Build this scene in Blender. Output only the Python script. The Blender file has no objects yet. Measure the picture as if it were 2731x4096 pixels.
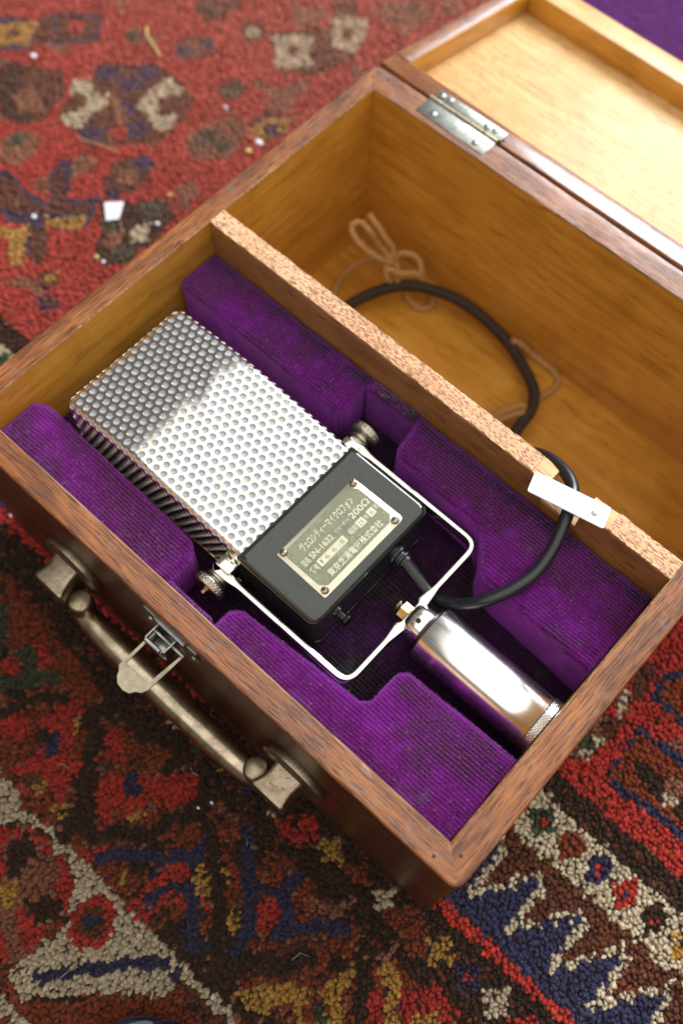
import bpy, bmesh, math, random
import numpy as np
from mathutils import Vector, Matrix
random.seed(7); RNG = np.random.default_rng(11)
sc = bpy.context.scene; COL = sc.collection
R = math.radians
# Lengths below are centimetres; the case rim is z = 0 and the rug is at z = -15. Everything is stored in metres with the rug at 0.
U = 0.01; ZO = 15.0
def W(x, y, z): return Vector((x * U, y * U, (z + ZO) * U))

# ------------------------------------------------------------------ camera
cam = bpy.data.cameras.new('camera'); co = bpy.data.objects.new('camera', cam); COL.objects.link(co)
CAMROWS = [(0.739432, 0.67285, 0.022648), (0.620955, -0.668633, -0.409078), (-0.260105, 0.316549, -0.912218)]
CAMPOS = (33.2285, -8.4471, 50.3682)
r_, d_, f_ = [Vector(v) for v in CAMROWS]
m = Matrix((r_, -d_, -f_)).transposed().to_4x4(); m.translation = W(*CAMPOS)
co.matrix_world = m
cam.sensor_fit = 'VERTICAL'; cam.sensor_height = 36.0; cam.sensor_width = 24.0
cam.lens = 36.461; cam.clip_start = 0.02; cam.clip_end = 50
cam.dof.use_dof = True; cam.dof.focus_distance = 0.548; cam.dof.aperture_fstop = 4.0; cam.dof.aperture_blades = 7
sc.camera = co

# ------------------------------------------------------------------ light: a room with one window behind the case and a pale ceiling
wd = bpy.data.worlds.new('World'); sc.world = wd; wd.use_nodes = True
bgn = wd.node_tree.nodes['Background']; bgn.inputs['Color'].default_value = (0.62, 0.55, 0.48, 1); bgn.inputs['Strength'].default_value = 0.24
def area(name, loc, target, sx, sy, radiance, color):
    l = bpy.data.lights.new(name, 'AREA'); l.shape = 'RECTANGLE'; l.size = sx; l.size_y = sy
    l.energy = radiance * math.pi * sx * sy; l.color = color
    o = bpy.data.objects.new(name, l); COL.objects.link(o); o.location = loc
    o.rotation_euler = (Vector(target) - Vector(loc)).to_track_quat('-Z', 'Y').to_euler(); return o
area('window_light', (-0.05, 2.25, 1.30), (0.18, 0.15, 0.1), 1.4, 1.1, 17.0, (0.86, 0.93, 1.0))
area('ceiling_light', (0.98, -0.10, 2.10), (0.98, -0.10, 0), 3.8, 5.3, 1.15, (1.0, 0.97, 0.90))
sc.view_settings.view_transform = 'Standard'; sc.view_settings.look = 'None'; sc.view_settings.exposure = 0.32; sc.view_settings.gamma = 1.0
sc.cycles.max_bounces = 8; sc.cycles.glossy_bounces = 5; sc.cycles.diffuse_bounces = 4
try: sc.cycles.use_denoising = True
except Exception: pass

# ------------------------------------------------------------------ material helpers
class N:
    def __init__(s, name):
        s.m = bpy.data.materials.new(name); s.m.use_nodes = True; s.t = s.m.node_tree
        s.b = s.t.nodes['Principled BSDF']; s.x = s.t.nodes.new('ShaderNodeTexCoord')
    def n(s, typ, ins=None, **kw):
        nd = s.t.nodes.new('ShaderNode' + typ)
        for k, v in kw.items(): setattr(nd, k, v)
        for k, v in (ins or {}).items(): s.set(nd, k, v)
        return nd
    def set(s, nd, k, v):
        i = nd.inputs[k]
        if hasattr(v, 'outputs'): v = v.outputs[0]
        if isinstance(v, bpy.types.NodeSocket): s.t.links.new(v, i)
        else:
            if i.type == 'RGBA' and len(v) == 3: v = (*v, 1)
            i.default_value = v
    def cm(s, sx=1, sy=1, sz=1, rot=(0, 0, 0)):
        return s.n('Mapping', {'Vector': s.x.outputs['Object'], 'Scale': (100 * sx, 100 * sy, 100 * sz), 'Rotation': rot})
    def noise(s, vec, scale, detail=4, rough=.55, dist=0): return s.n('TexNoise', {'Vector': vec, 'Scale': scale, 'Detail': detail, 'Roughness': rough, 'Distortion': dist})
    def ramp(s, fac, pts):
        nd = s.n('ValToRGB', {'Fac': fac}); e = nd.color_ramp.elements
        while len(e) < len(pts): e.new(.5)
        for q, (p, c) in zip(e, pts): q.position = p; q.color = (*c, 1) if len(c) == 3 else c
        return nd
    def g(s, fac, a, b): return s.n('MapRange', {'Value': fac, 'From Min': a, 'From Max': b}).outputs[0]
    def mix(s, f, a, b, mode='MIX'):
        nd = s.n('Mix', data_type='RGBA', blend_type=mode); s.set(nd, 0, f); s.set(nd, 6, a); s.set(nd, 7, b); return nd.outputs[2]
    def math(s, op, a, b=0.0, c=None):
        nd = s.n('Math', operation=op); s.set(nd, 0, a); s.set(nd, 1, b)
        if c is not None: s.set(nd, 2, c)
        return nd.outputs[0]
    def bump(s, h, strength, dist, normal=None):
        nd = s.n('Bump', {'Height': h, 'Strength': strength, 'Distance': dist * U})
        if normal is not None: s.set(nd, 'Normal', normal)
        return nd
    def out(s, **kw):
        for k, v in kw.items(): s.set(s.b, k.replace('_', ' '), v)
        return s.m

def wood(name, axis, dark, mid, light, pore, dens=.5, rough=.45, coat=.3, poresc=7, bumpd=.02, wear=None, fig=1.0, pal=.12):
    s = N(name); al = {'x': (.10, 1, 1), 'y': (1, .10, 1)}[axis]; al2 = {'x': (pal, 1, 1), 'y': (1, pal, 1)}[axis]
    v = s.cm(*al); v2 = s.cm(*al2); v0 = s.cm()
    a = s.noise(v, .9 * fig, 6, .6, 1.2); b = s.noise(v, 9, 4, .6); c0 = s.noise(v0, .35, 3)
    col = s.ramp(s.math('ADD', s.math('MULTIPLY', a.outputs[0], .65), s.math('MULTIPLY', c0.outputs[0], .35)), [(.33, dark), (.5, mid), (.68, light)])
    col = s.mix(s.math('MULTIPLY', s.g(b, .45, .7), .35), col, dark)
    p = s.noise(v2, poresc, 2, .4); pv = s.noise(s.cm(*[q * .5 for q in al]), .8, 3)
    pm = s.g(s.math('MULTIPLY_ADD', pv.outputs[0], .22, s.math('SUBTRACT', p.outputs[0], .11)), dens, dens + .10)
    col = s.mix(s.math('MULTIPLY', pm, .8), col, pore)
    if wear:
        wn = s.g(s.noise(s.cm(.5, .5, .5), 1.6, 6, .7), .56, .68); col = s.mix(s.math('MULTIPLY', wn, .35), col, wear)
    h = s.math('SUBTRACT', s.math('MULTIPLY', b.outputs[0], .35), pm)
    bp = s.bump(h, .6, bumpd)
    rg = s.math('MULTIPLY_ADD', b.outputs[0], .25, rough - .1)
    return s.out(Base_Color=col, Roughness=rg, Normal=bp, Coat_Weight=coat, Coat_Roughness=.22)

def metal(name, col, rough=.2, col2=None, spots=0., scratch=0., bump=0., spotcol=(.03, .025, .02), sc1=1.2):
    s = N(name); v = s.cm(); a = s.noise(v, sc1, 6, .65)
    c = s.mix(s.g(a, .4, .65), col, col2 or col)
    rr = s.math('MULTIPLY_ADD', a.outputs[0], .16, rough - .08)
    h = s.noise(v, 5, 5, .7)
    k = dict()
    if spots > 0:
        q = s.g(s.noise(v, 9, 3, .6), 1 - spots, 1 - spots + .06); c = s.mix(q, c, spotcol); rr = s.math('ADD', rr, s.math('MULTIPLY', q, .35))
        k['Normal'] = s.bump(s.math('SUBTRACT', s.math('MULTIPLY', h.outputs[0], .5), q), .7, max(bump, .01))
    elif bump > 0: k['Normal'] = s.bump(h, .6, bump)
    if scratch > 0:
        w = s.noise(s.cm(.05, 1, 1), 16, 3, .6); rr = s.math('ADD', rr, s.math('MULTIPLY', s.g(w, .55, .7), scratch))
    return s.out(Base_Color=c, Metallic=1.0, Roughness=rr, **k)

def plain(name, col, rough=.5, metallic=0., coat=0., bump=0., bsc=6, var=.0):
    s = N(name); v = s.cm(); a = s.noise(v, bsc, 5, .6)
    c = s.mix(s.g(a, .35, .65), [q * (1 - var) for q in col], [min(1, q * (1 + var)) for q in col])
    k = {}
    if bump: k['Normal'] = s.bump(a, .6, bump)
    return s.out(Base_Color=c, Roughness=rough, Metallic=metallic, Coat_Weight=coat, Coat_Roughness=.05, **k)

def velvet(name, period=.215, ribs=1.0, stain=True, k=1.0, worn=True):
    s = N(name); v0 = s.cm(); sep = s.n('SeparateXYZ', {'Vector': v0}); Y = sep.outputs['Y']
    wob = s.noise(s.cm(.3, .3, .3), .9, 3); fine = s.noise(v0, 14, 4, .75); mid = s.noise(v0, 1.1, 5, .65); fib = s.noise(s.cm(1, .45, 1), 11, 3, .7)
    ph = s.math('MULTIPLY', s.math('ADD', Y, s.math('MULTIPLY', wob.outputs[0], .35)), 2 * math.pi / period)
    rib = s.math('MULTIPLY_ADD', s.math('SINE', ph), .5, .5)
    rr = s.g(s.math('ADD', rib, s.math('MULTIPLY', s.math('SUBTRACT', fine.outputs[0], .5), 1.9)), .22, .80)
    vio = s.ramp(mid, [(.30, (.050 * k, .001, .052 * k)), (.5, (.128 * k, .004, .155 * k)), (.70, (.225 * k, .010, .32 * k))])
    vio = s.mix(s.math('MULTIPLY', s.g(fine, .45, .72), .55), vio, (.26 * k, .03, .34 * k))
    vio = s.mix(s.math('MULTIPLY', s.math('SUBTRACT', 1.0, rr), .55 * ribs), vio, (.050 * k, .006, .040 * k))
    col = vio
    if worn:
        mau = s.mix(rr, (.020 * k, .0015, .024 * k), (.105 * k, .024, .072 * k)); mau = s.mix(s.math('MULTIPLY', s.g(fine, .5, .72), .5), mau, (.11, .055, .07))
        w = s.math('ADD', s.g(s.noise(s.cm(.5, .8, .5), .42, 5, .65), .45, .60), s.math('MULTIPLY', s.g(Y, -1.0, 1.5), .55))
        col = s.mix(s.math('MULTIPLY', s.g(w, .25, 1.0), .85), vio, mau)
    col = s.mix(s.math('MULTIPLY', s.g(fib, .57, .74), .42), col, (.19, .09, .15))
    if stain:
        sm = s.g(s.noise(s.cm(.6, .6, .6), .6, 5, .7), .58, .70)
        col = s.mix(s.math('MULTIPLY', sm, .85), col, (.040, .022, .020))
        gr = s.g(s.noise(s.cm(.6, .6, .6, (0, 0, 1)), .7, 5, .7), .60, .72); col = s.mix(s.math('MULTIPLY', gr, .5), col, (.040, .065, .065))
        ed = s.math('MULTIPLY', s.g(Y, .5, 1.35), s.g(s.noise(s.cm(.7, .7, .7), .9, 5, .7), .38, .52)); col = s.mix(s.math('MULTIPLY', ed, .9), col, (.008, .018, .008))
        ef = s.math('MULTIPLY', s.math('SUBTRACT', 1.0, s.g(Y, -15.9, -14.6)), s.g(mid, .46, .56)); col = s.mix(s.math('MULTIPLY', ef, .45), col, (.05, .065, .085))
    h = s.math('ADD', s.math('MULTIPLY', rib, .75 * ribs), s.math('MULTIPLY', fine.outputs[0], 1.5))
    return s.out(Base_Color=col, Roughness=.85, Normal=s.bump(h, 1.0, .06), Specular_IOR_Level=.12, Sheen_Weight=.75 * k, Sheen_Roughness=.32, Sheen_Tint=(.70, .15, .95))

MH = dict(dark=(.085, .026, .010), mid=(.27, .085, .021), light=(.43, .165, .040), pore=(.045, .014, .009), dens=.53, rough=.40, coat=.28, poresc=13, fig=2.0, pal=.055)
M = {}
M['mahogany_x'] = wood('mahogany_along', 'x', **MH, wear=(.26, .19, .18)); M['mahogany_y'] = wood('mahogany_across', 'y', **MH, wear=(.26, .19, .18))
M['mahogany_gloss'] = wood('mahogany_glossy', 'x', **{**MH, 'coat': 1.0, 'rough': .26}, wear=(.26, .19, .18))
MO = dict(dark=(.030, .010, .005), mid=(.080, .023, .009), light=(.125, .040, .014), pore=(.012, .005, .004), dens=.60, rough=.36, coat=.25)
M['side_x'] = wood('dark_varnished_side', 'x', **MO); M['side_y'] = wood('dark_varnished_side_across', 'y', **MO)
AM = dict(dark=(.40, .170, .022), mid=(.58, .265, .032), light=(.70, .355, .058), pore=(.36, .14, .014), dens=.62, rough=.33, coat=.35, bumpd=.006, poresc=4)
M['amber_x'] = wood('amber_ply', 'x', **AM); M['amber_y'] = wood('amber_ply_across', 'y', **AM)
M['edge'] = wood('worn_pale_edge', 'x', (.10, .035, .014), (.30, .15, .06), (.55, .36, .18), (.05, .02, .01), .6, .6, 0., 5)
M['divtop'] = wood('porous_divider_top', 'x', (.54, .27, .13), (.70, .40, .21), (.82, .54, .33), (.22, .066, .024), .495, .6, .0, 12, .03, pal=.3)
M['divside'] = wood('divider_side', 'x', (.20, .080, .020), (.32, .135, .035), (.41, .185, .052), (.08, .03, .01), .58, .5, .15)
M['fresh'] = wood('freshly_cut_wood', 'x', (.50, .28, .11), (.66, .41, .19), (.80, .56, .32), (.30, .12, .04), .60, .6, 0., 6)
M['lidpanel'] = wood('pale_lid_panel', 'x', (.44, .235, .075), (.58, .34, .125), (.72, .46, .20), (.34, .16, .045), .60, .55, .10, 6, .01, fig=2.2, pal=.3)
M['liddiv'] = wood('lid_divider', 'x', (.46, .22, .06), (.60, .33, .11), (.72, .45, .19), (.30, .12, .03), .66, .5, .2)
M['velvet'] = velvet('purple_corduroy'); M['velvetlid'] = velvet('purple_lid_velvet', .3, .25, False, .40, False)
M['velvetshade'] = velvet('purple_corduroy_shaded_floor', .26, .9, True, .24)  # same corduroy, with the shade of the recess darkened into its colour
M['chrome'] = metal('polished_chrome', (.88, .87, .86), .20, (.82, .80, .77), 0, .10)
M['nickel'] = metal('nickel_grille', (.84, .81, .74), .12, (.76, .71, .62), .0, 0, 0)
M['yoke'] = metal('bright_yoke', (.90, .89, .87), .16, (.78, .75, .68), .24, 0, .004)
M['knurlring'] = metal('knurled_chrome', (.56, .54, .51), .26, (.44, .41, .38), .2, 0, .004)
M['knurl'] = metal('worn_steel', (.50, .47, .40), .30, (.34, .30, .23), .28, 0, .01)
M['brass'] = metal('old_brass', (.70, .52, .24), .28, (.50, .34, .14), .25, 0, .01)
M['bronze'] = metal('pitted_bronze', (.36, .295, .21), .36, (.23, .18, .125), .36, 0, .03)
M['handle'] = metal('polished_handle', (.56, .47, .34), .27, (.27, .21, .15), .20, 0, .012)
M['steel'] = metal('grey_latch_steel', (.40, .40, .39), .30, (.25, .25, .24), .25, 0, .01)
M['tin'] = metal('tarnished_tin', (.42, .38, .27), .36, (.27, .24, .18), .30, 0, .012)
M['hinge'] = metal('galvanised_hinge', (.33, .335, .30), .40, (.19, .19, .155), .3, 0, .012)
M['screw'] = metal('brown_screw', (.30, .21, .15), .28, (.42, .36, .32), .22, 0, .006)
M['darkmetal'] = metal('black_screw', (.06, .055, .05), .35)
M['enamel'] = plain('black_enamel', (.015, .021, .017), .065, 0, .6, 0, 3, .2)
M['rubber'] = plain('black_rubber', (.012, .013, .017), .34, 0, .15, .004, 20, .3)
M['braid'] = plain('brown_braid', (.030, .017, .010), .75, 0, 0, .02, 16, .4)
M['plate'] = metal('plate_metal', (.66, .64, .50), .34, (.56, .54, .40), .22, 0, .004)
M['tab'] = plain('white_tab', (.88, .88, .86), .28, 0, .3, .001, 2, .02)
M['lead'] = metal('lead_pin', (.34, .34, .36), .4)
M['string'] = plain('tan_string', (.42, .225, .075), .9, 0, 0, .02, 14, .3)
M['paper'] = plain('white_scrap', (.75, .74, .80), .7, 0, 0, 0, 4, .1)
M['straw'] = plain('yellow_crumb', (.55, .48, .16), .7, 0, 0, 0, 4, .2)
M['bluegloss'] = plain('dark_blue_gloss', (.008, .016, .045), .12, 0, .8, .002, 3, .3)
M['hole'] = plain('dark_recess', (.02, .012, .010), .8)

def platefield():
    s = N('etched_plate_field'); v = s.cm(); a = s.noise(v, 1.2, 5, .6); sp = s.noise(v, 13, 4, .8); rub = s.noise(s.cm(1, 1, 1, (0, 0, .5)), .8, 3, .6)
    base = s.ramp(a, [(.35, (.155, .165, .105)), (.65, (.215, .22, .15))])
    f = s.g(s.math('ADD', sp.outputs[0], s.math('MULTIPLY', rub.outputs[0], .35)), .78, .86)
    return s.out(Base_Color=s.mix(f, base, (.55, .53, .38)), Metallic=.35, Roughness=.42)
M['platefield'] = platefield()
def cloth():
    s = N('woven_screen'); v0 = s.cm(); p = s.n('SeparateXYZ', {'Vector': v0}); k = 2 * math.pi / .072
    a = s.math('MULTIPLY_ADD', s.math('SINE', s.math('MULTIPLY', p.outputs['X'], k)), .5, .5); b = s.math('MULTIPLY_ADD', s.math('SINE', s.math('MULTIPLY', p.outputs['Y'], k)), .5, .5)
    f = s.g(s.math('MULTIPLY', a, b), .28, .62)
    big = s.noise(v0, .6, 2)
    c = s.mix(f, (.42, .45, .52), (.05, .06, .085)); c = s.mix(s.math('MULTIPLY', s.g(big, .45, .7), .3), c, (.46, .48, .54))
    return s.out(Base_Color=c, Roughness=.6, Metallic=.0)
M['cloth'] = cloth()
def pile():
    s = N('wool_pile'); a = s.n('VertexColor', layer_name='wool'); v = s.cm()
    f = s.noise(s.cm(1, 1, .4), 9, 4, .7)
    c = s.mix(1.0, a.outputs[0], s.ramp(f, [(.3, (.55, .55, .55)), (.7, (1.25, 1.22, 1.2))]), 'MULTIPLY')
    return s.out(Base_Color=c, Roughness=.9, Specular_IOR_Level=.1, Sheen_Weight=.05, Sheen_Roughness=.5, Normal=s.bump(f, .6, .03))
M['pile'] = pile()
M['backing'] = plain('rug_backing', (.030, .014, .010), .95, 0, 0, .02, 6, .4)
M['floor'] = wood('room_floor_boards', 'x', (.10, .05, .02), (.17, .09, .04), (.22, .12, .06), (.05, .02, .01), .6, .4, .3)
M['fibre'] = plain('velvet_fibre', (.30, .05, .46), .7, 0, 0, 0, 3, .5)
M['fibreg'] = plain('grey_lint', (.32, .30, .26), .9)
# ------------------------------------------------------------------ geometry helpers
def obj(name, verts, faces, mat, parent=None, mi=None, smooth=40, mats=None):
    me = bpy.data.meshes.new(name)
    org = Vector(parent['_org']) if parent is not None and '_org' in parent else Vector((0, 0, 0))
    vs = [tuple(W(*v) - org) for v in verts]
    me.from_pydata(vs, [], faces)
    for q in (mats or [mat]): me.materials.append(M[q])
    if mi is not None:
        for p, i in zip(me.polygons, mi): p.material_index = i
    if any(len(q) > 12 for q in faces):
        bm = bmesh.new(); bm.from_mesh(me); bmesh.ops.remove_doubles(bm, verts=bm.verts, dist=1e-6)
        bmesh.ops.triangulate(bm, faces=[q for q in bm.faces if len(q.verts) > 12], ngon_method='EAR_CLIP'); bm.to_mesh(me); bm.free()
    me.validate(); me.update()
    if smooth:
        me.polygons.foreach_set('use_smooth', [True] * len(me.polygons)); me.set_sharp_from_angle(angle=R(smooth))
    o = bpy.data.objects.new(name, me); COL.objects.link(o)
    if parent is not None:
        o.parent = parent
        o['_org'] = list(org)
    return o
def thing(name, loc, label, cat, group=None):
    o = bpy.data.objects.new(name, None); o.empty_display_size = .01; COL.objects.link(o); o.location = W(*loc); o['_org'] = list(W(*loc))
    o['label'] = label; o['category'] = cat
    if group: o['group'] = group
    return o
def tag(o, label, cat, group=None):
    o['label'] = label; o['category'] = cat
    if group: o['group'] = group
    return o
class MB:
    def __init__(s): s.v = []; s.f = []; s.m = []
    def add(s, v, f, mi=0):
        k = len(s.v); s.v += [tuple(q) for q in v]; s.f += [tuple(i + k for i in q) for q in f]
        s.m += (list(mi) if isinstance(mi, (list, tuple)) else [mi] * len(f)); return s
    def obj(s, name, mat, parent=None, smooth=40, mats=None): return obj(name, s.v, s.f, mat, parent, s.m, smooth, mats)
def loft(rings, closed=True, cap0=True, cap1=True):
    n = len(rings[0]); v = [p for r in rings for p in r]; f = []
    for i in range(len(rings) - 1):
        for j in range(n if closed else n - 1):
            a = i * n + j; b = i * n + (j + 1) % n; f.append((a, b, b + n, a + n))
    if closed and cap0: f.append(tuple(range(n))[::-1])
    if closed and cap1: f.append(tuple(range((len(rings) - 1) * n, len(rings) * n)))
    return v, f
def lathe(c, ax, prof, n=32, cap0=True, cap1=True, wob=None):
    """prof: (distance along the axis, radius)"""
    a = Vector(ax).normalized(); u = a.orthogonal().normalized(); w = a.cross(u); c = Vector(c)
    return loft([[tuple(c + a * h + (u * math.cos(2 * math.pi * k / n) + w * math.sin(2 * math.pi * k / n)) * (r * (wob(k / n, h) if wob else 1))) for k in range(n)] for h, r in prof], True, cap0, cap1)
def spline(P, k=8):
    P = [Vector(p) for p in P]; Q = [P[0] * 2 - P[1]] + P + [P[-1] * 2 - P[-2]]; o = []
    for i in range(1, len(Q) - 2):
        for j in range(k):
            t = j / k; a, b, c, d = Q[i - 1:i + 3]
            o.append(.5 * ((2 * b) + (c - a) * t + (2 * a - 5 * b + 4 * c - d) * t * t + (3 * b - a - 3 * c + d) * t ** 3))
    o.append(P[-1]); return o
def tube(P, r, n=16, k=8, rf=None):
    P = spline(P, k) if k else [Vector(p) for p in P]; rings = []; u = None
    for i, p in enumerate(P):
        t = (P[min(i + 1, len(P) - 1)] - P[max(i - 1, 0)]).normalized()
        u = t.orthogonal().normalized() if u is None else (u - t * u.dot(t)).normalized()
        w = t.cross(u); rr = rf(i / (len(P) - 1)) if rf else r
        rings.append([tuple(p + (u * math.cos(2 * math.pi * j / n) + w * math.sin(2 * math.pi * j / n)) * rr) for j in range(n)])
    return loft(rings)
def area2(P): return sum(P[i][0] * P[(i + 1) % len(P)][1] - P[(i + 1) % len(P)][0] * P[i][1] for i in range(len(P))) / 2
class Plan(list): pass
def roundpoly(P, rad, n=6, dens=None):
    """plan outline with rounded corners; keeps its corners so that it can be inset cleanly"""
    if not isinstance(rad, (list, tuple)): rad = [rad] * len(P)
    P = [tuple(p[:2]) for p in P]; rad = list(rad)
    if area2(P) < 0: P = P[::-1]; rad = rad[::-1]
    cnt = [max(1, int(math.dist(P[i], P[(i + 1) % len(P)]) / dens)) if dens else 1 for i in range(len(P))]
    o = Plan(rpts(P, rad, n, cnt)); o.src = (P, rad, n, cnt); return o
def rpts(P, rad, n, cnt):
    o = []; m_ = len(P); arcs = []
    for i in range(m_):
        p = Vector(P[i]); a = Vector(P[i - 1]) - p; b = Vector(P[(i + 1) % m_]) - p; la, lb = a.length, b.length
        a.normalize(); b.normalize(); ang = a.angle(b); r = rad[i]; d = min(r / math.tan(ang / 2), la * .48, lb * .48) if r > 0 else 0
        q0 = p + a * d; q1 = p + b * d
        arcs.append([q0 * (1 - t) ** 2 + p * 2 * t * (1 - t) + q1 * t * t for t in [k / n for k in range(n + 1)]])
    for i in range(m_):
        o += [tuple(q) for q in arcs[i]]; a, b = arcs[i][-1], arcs[(i + 1) % m_][0]
        o += [tuple(a.lerp(b, j / cnt[i])) for j in range(1, cnt[i])]
    return o
def roundpoly_old(P, rad, n=6, dens=None):
    """rounds the corners of a plan polygon; returns counter-clockwise points"""
    if not isinstance(rad, (list, tuple)): rad = [rad] * len(P)
    if area2(P) < 0: P = P[::-1]; rad = rad[::-1]
    o = []; m_ = len(P)
    for i in range(m_):
        p = Vector(P[i][:2]); a = Vector(P[i - 1][:2]) - p; b = Vector(P[(i + 1) % m_][:2]) - p; la, lb = a.length, b.length
        a.normalize(); b.normalize(); ang = a.angle(b); r = rad[i]
        if r <= 0: o.append(tuple(p)); continue
        d = min(r / math.tan(ang / 2), la * .48, lb * .48); q0 = p + a * d; q1 = p + b * d
        for k in range(n + 1):
            t = k / n; o.append(tuple(q0 * (1 - t) ** 2 + p * 2 * t * (1 - t) + q1 * t * t))
    if dens:
        q = []
        for i in range(len(o)):
            a = Vector(o[i]); b = Vector(o[(i + 1) % len(o)]); k = max(1, int((b - a).length / dens))
            q += [tuple(a.lerp(b, j / k)) for j in range(k)]
        o = q
    return o
def inset(P, d):
    if isinstance(P, Plan):
        S, rad, n, cnt = P.src; m_ = len(S); S2 = inset(list(S), d); r2 = []
        for i in range(m_):
            a = Vector(S[i]) - Vector(S[i - 1]); b = Vector(S[(i + 1) % m_]) - Vector(S[i]); r2.append(max(0, rad[i] - d) if a.x * b.y - a.y * b.x > 0 else rad[i] + d)
        return rpts(S2, r2, n, cnt)
    n = len(P); o = []
    for i in range(n):
        a = (Vector(P[i]) - Vector(P[i - 1])); b = (Vector(P[(i + 1) % n]) - Vector(P[i]))
        if a.length < 1e-7: a = b
        if b.length < 1e-7: b = a
        a.normalize(); b.normalize(); na = Vector((-a.y, a.x)); nb = Vector((-b.y, b.x)); m_ = na + nb
        m_ = m_ / max(.35, m_.length_squared / 2) if m_.length > 1e-6 else na
        q = Vector(P[i]) + m_ * d; o.append(tuple(q))
    return o
def ringsolid(plan, prof, zf=None, xyf=None):
    """prof: (inset, z) from the bottom up"""
    rings = []
    for d, z in prof:
        q = inset(plan, d) if d else plan
        if xyf: q = [xyf(x, y) for x, y in q]
        rings.append([(x, y, z + (zf(x, y) if zf else 0)) for x, y in q])
    return loft(rings)
def softprof(z0, z1, r, n=5): return [(0, z0)] + [(r * (1 - math.cos(t)), z1 - r + r * math.sin(t)) for t in [k / n * math.pi / 2 for k in range(n + 1)]]
def boxm(x0, x1, y0, y1, z0, z1, b=.04, n=2):
    P = roundpoly([(x0, y0), (x1, y0), (x1, y1), (x0, y1)], b, 3)
    pr = [(b * (1 - math.sin(t)), z0 + b * (1 - math.cos(t))) for t in [k / n * math.pi / 2 for k in range(n + 1)]]
    pr += [(b * (1 - math.cos(t)), z1 - b + b * math.sin(t)) for t in [k / n * math.pi / 2 for k in range(n + 1)]]
    return ringsolid(P, pr)
def hashn(x, s=0):
    x = x * 12.9898 + s * 78.233; return (math.sin(x) * 43758.5453) % 1.0
def wob1(x, s, f=1.0):
    x *= f; i = math.floor(x); t = x - i; t = t * t * (3 - 2 * t); return (hashn(i, s) * (1 - t) + hashn(i + 1, s) * t) * 2 - 1
# ------------------------------------------------------------------ the case
L, D = 34.0, 32.87
TL, TB, TF, TR = 1.35, 1.81, 1.51, 1.63
DY0, DY1, ZB = 17.86, 19.15, -14.11
case = thing('wooden_case', (17, 16, -15), 'open brown wooden case with purple corduroy lining, standing on the patterned rug', 'case')

def corner(x, y, r=.62):
    """rounds the vertical outer corners of the case"""
    cx = min(max(x, -TL + r), L + TR - r); cy = min(max(y, -TF + r), D + TB - r)
    dx, dy = x - cx, y - cy; l = math.hypot(dx, dy)
    if abs(dx) > 1e-6 and abs(dy) > 1e-6:
        m_ = max(abs(dx), abs(dy)); k = m_ / l; return cx + dx * k, cy + dy * k
    return x, y
def wall(name, side, z0, z1, mats, parent, seed, org=None, tl=TL, tb=TB, tf=TF, tr=TR, chip=.03):
    """a mitred wall; side: front / back / left / right. d = 0 is the inner face"""
    t = dict(front=tf, back=tb, left=tl, right=tr)[side]
    e0, e1 = .07, .16
    sec = [(0, z0, 0), (0, z1 - .35, 0), (0, z1 - e0, 2), (e0, z1, 1), (t * .35, z1, 1), (t * .7, z1, 1), (t - e1, z1, 1)]
    sec += [(t - e1 + e1 * math.sin(a), z1 - e1 + e1 * math.cos(a), 1) for a in (.4, .8, 1.2)] + [(t, z1 - e1, 3), (t, z1 - e1 - .25, 3), (t, z0, 3)]
    n = 120; rings = []
    for i in range(n + 1):
        u = i / n; u = u - .06 * math.sin(4 * math.pi * u) / 2
        ring = []
        for k, (d, z, _) in enumerate(sec):
            q = d / t
            if side in ('front', 'back'):
                x = (-q * tl) * (1 - u) + (L + q * tr) * u; y = -d if side == 'front' else D + d
            else:
                y = (-q * tf) * (1 - u) + (D + q * tb) * u; x = -d if side == 'left' else L + d
            s_ = (x if side in ('front', 'back') else y)
            if k in (2, 3): w_ = chip * (wob1(s_, seed, 2.3) * .5 + wob1(s_, seed + 3, 6) * .5) - (.05 if hashn(int(s_ * 2.7), seed) > .93 else 0) ; z += min(0, w_) ; 
            if k in (6, 7, 8, 9): z += .02 * wob1(s_, seed + 5, 1.5)
            if d > t * .4: x, y = corner(x, y)
            ring.append((x, y, z))
        rings.append(ring)
    v, f = loft(rings)
    mi = []; ns = len(sec)
    for i in range(n):
        for j in range(ns): mi.append(sec[j][2] if j < ns - 1 else 3)
    mi += [1, 1]
    if side in ('back', 'left'): f = [q[::-1] for q in f]
    return obj(name, v, f, None, parent, mi, 35, mats)
wall('front_wall', 'front', -15, 0, ['amber_x', 'mahogany_x', 'edge', 'side_x'], case, 1)
wall('back_wall', 'back', -15, 0, ['amber_x', 'mahogany_x', 'edge', 'side_x'], case, 2)
wall('left_wall', 'left', -15, 0, ['amber_y', 'mahogany_y', 'edge', 'side_y'], case, 3)
wall('right_wall', 'right', -15, 0, ['amber_y', 'mahogany_y', 'edge', 'side_y'], case, 4)
MB().add(*boxm(-.4, L + .4, -.4, D + .4, -14.95, ZB, .03)).obj('bottom_board', 'amber_x', case)
# small nail heads and a dent on the rim
for x, y in ((33.79, -1.02), (34.72, -.15), (-.7, 33.6), (.2, 34.1)):
    MB().add(*lathe((x, y, -.02), (0, 0, 1), [(0, .10), (.028, .09)], 10)).obj('nail', 'hole', case)

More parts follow.
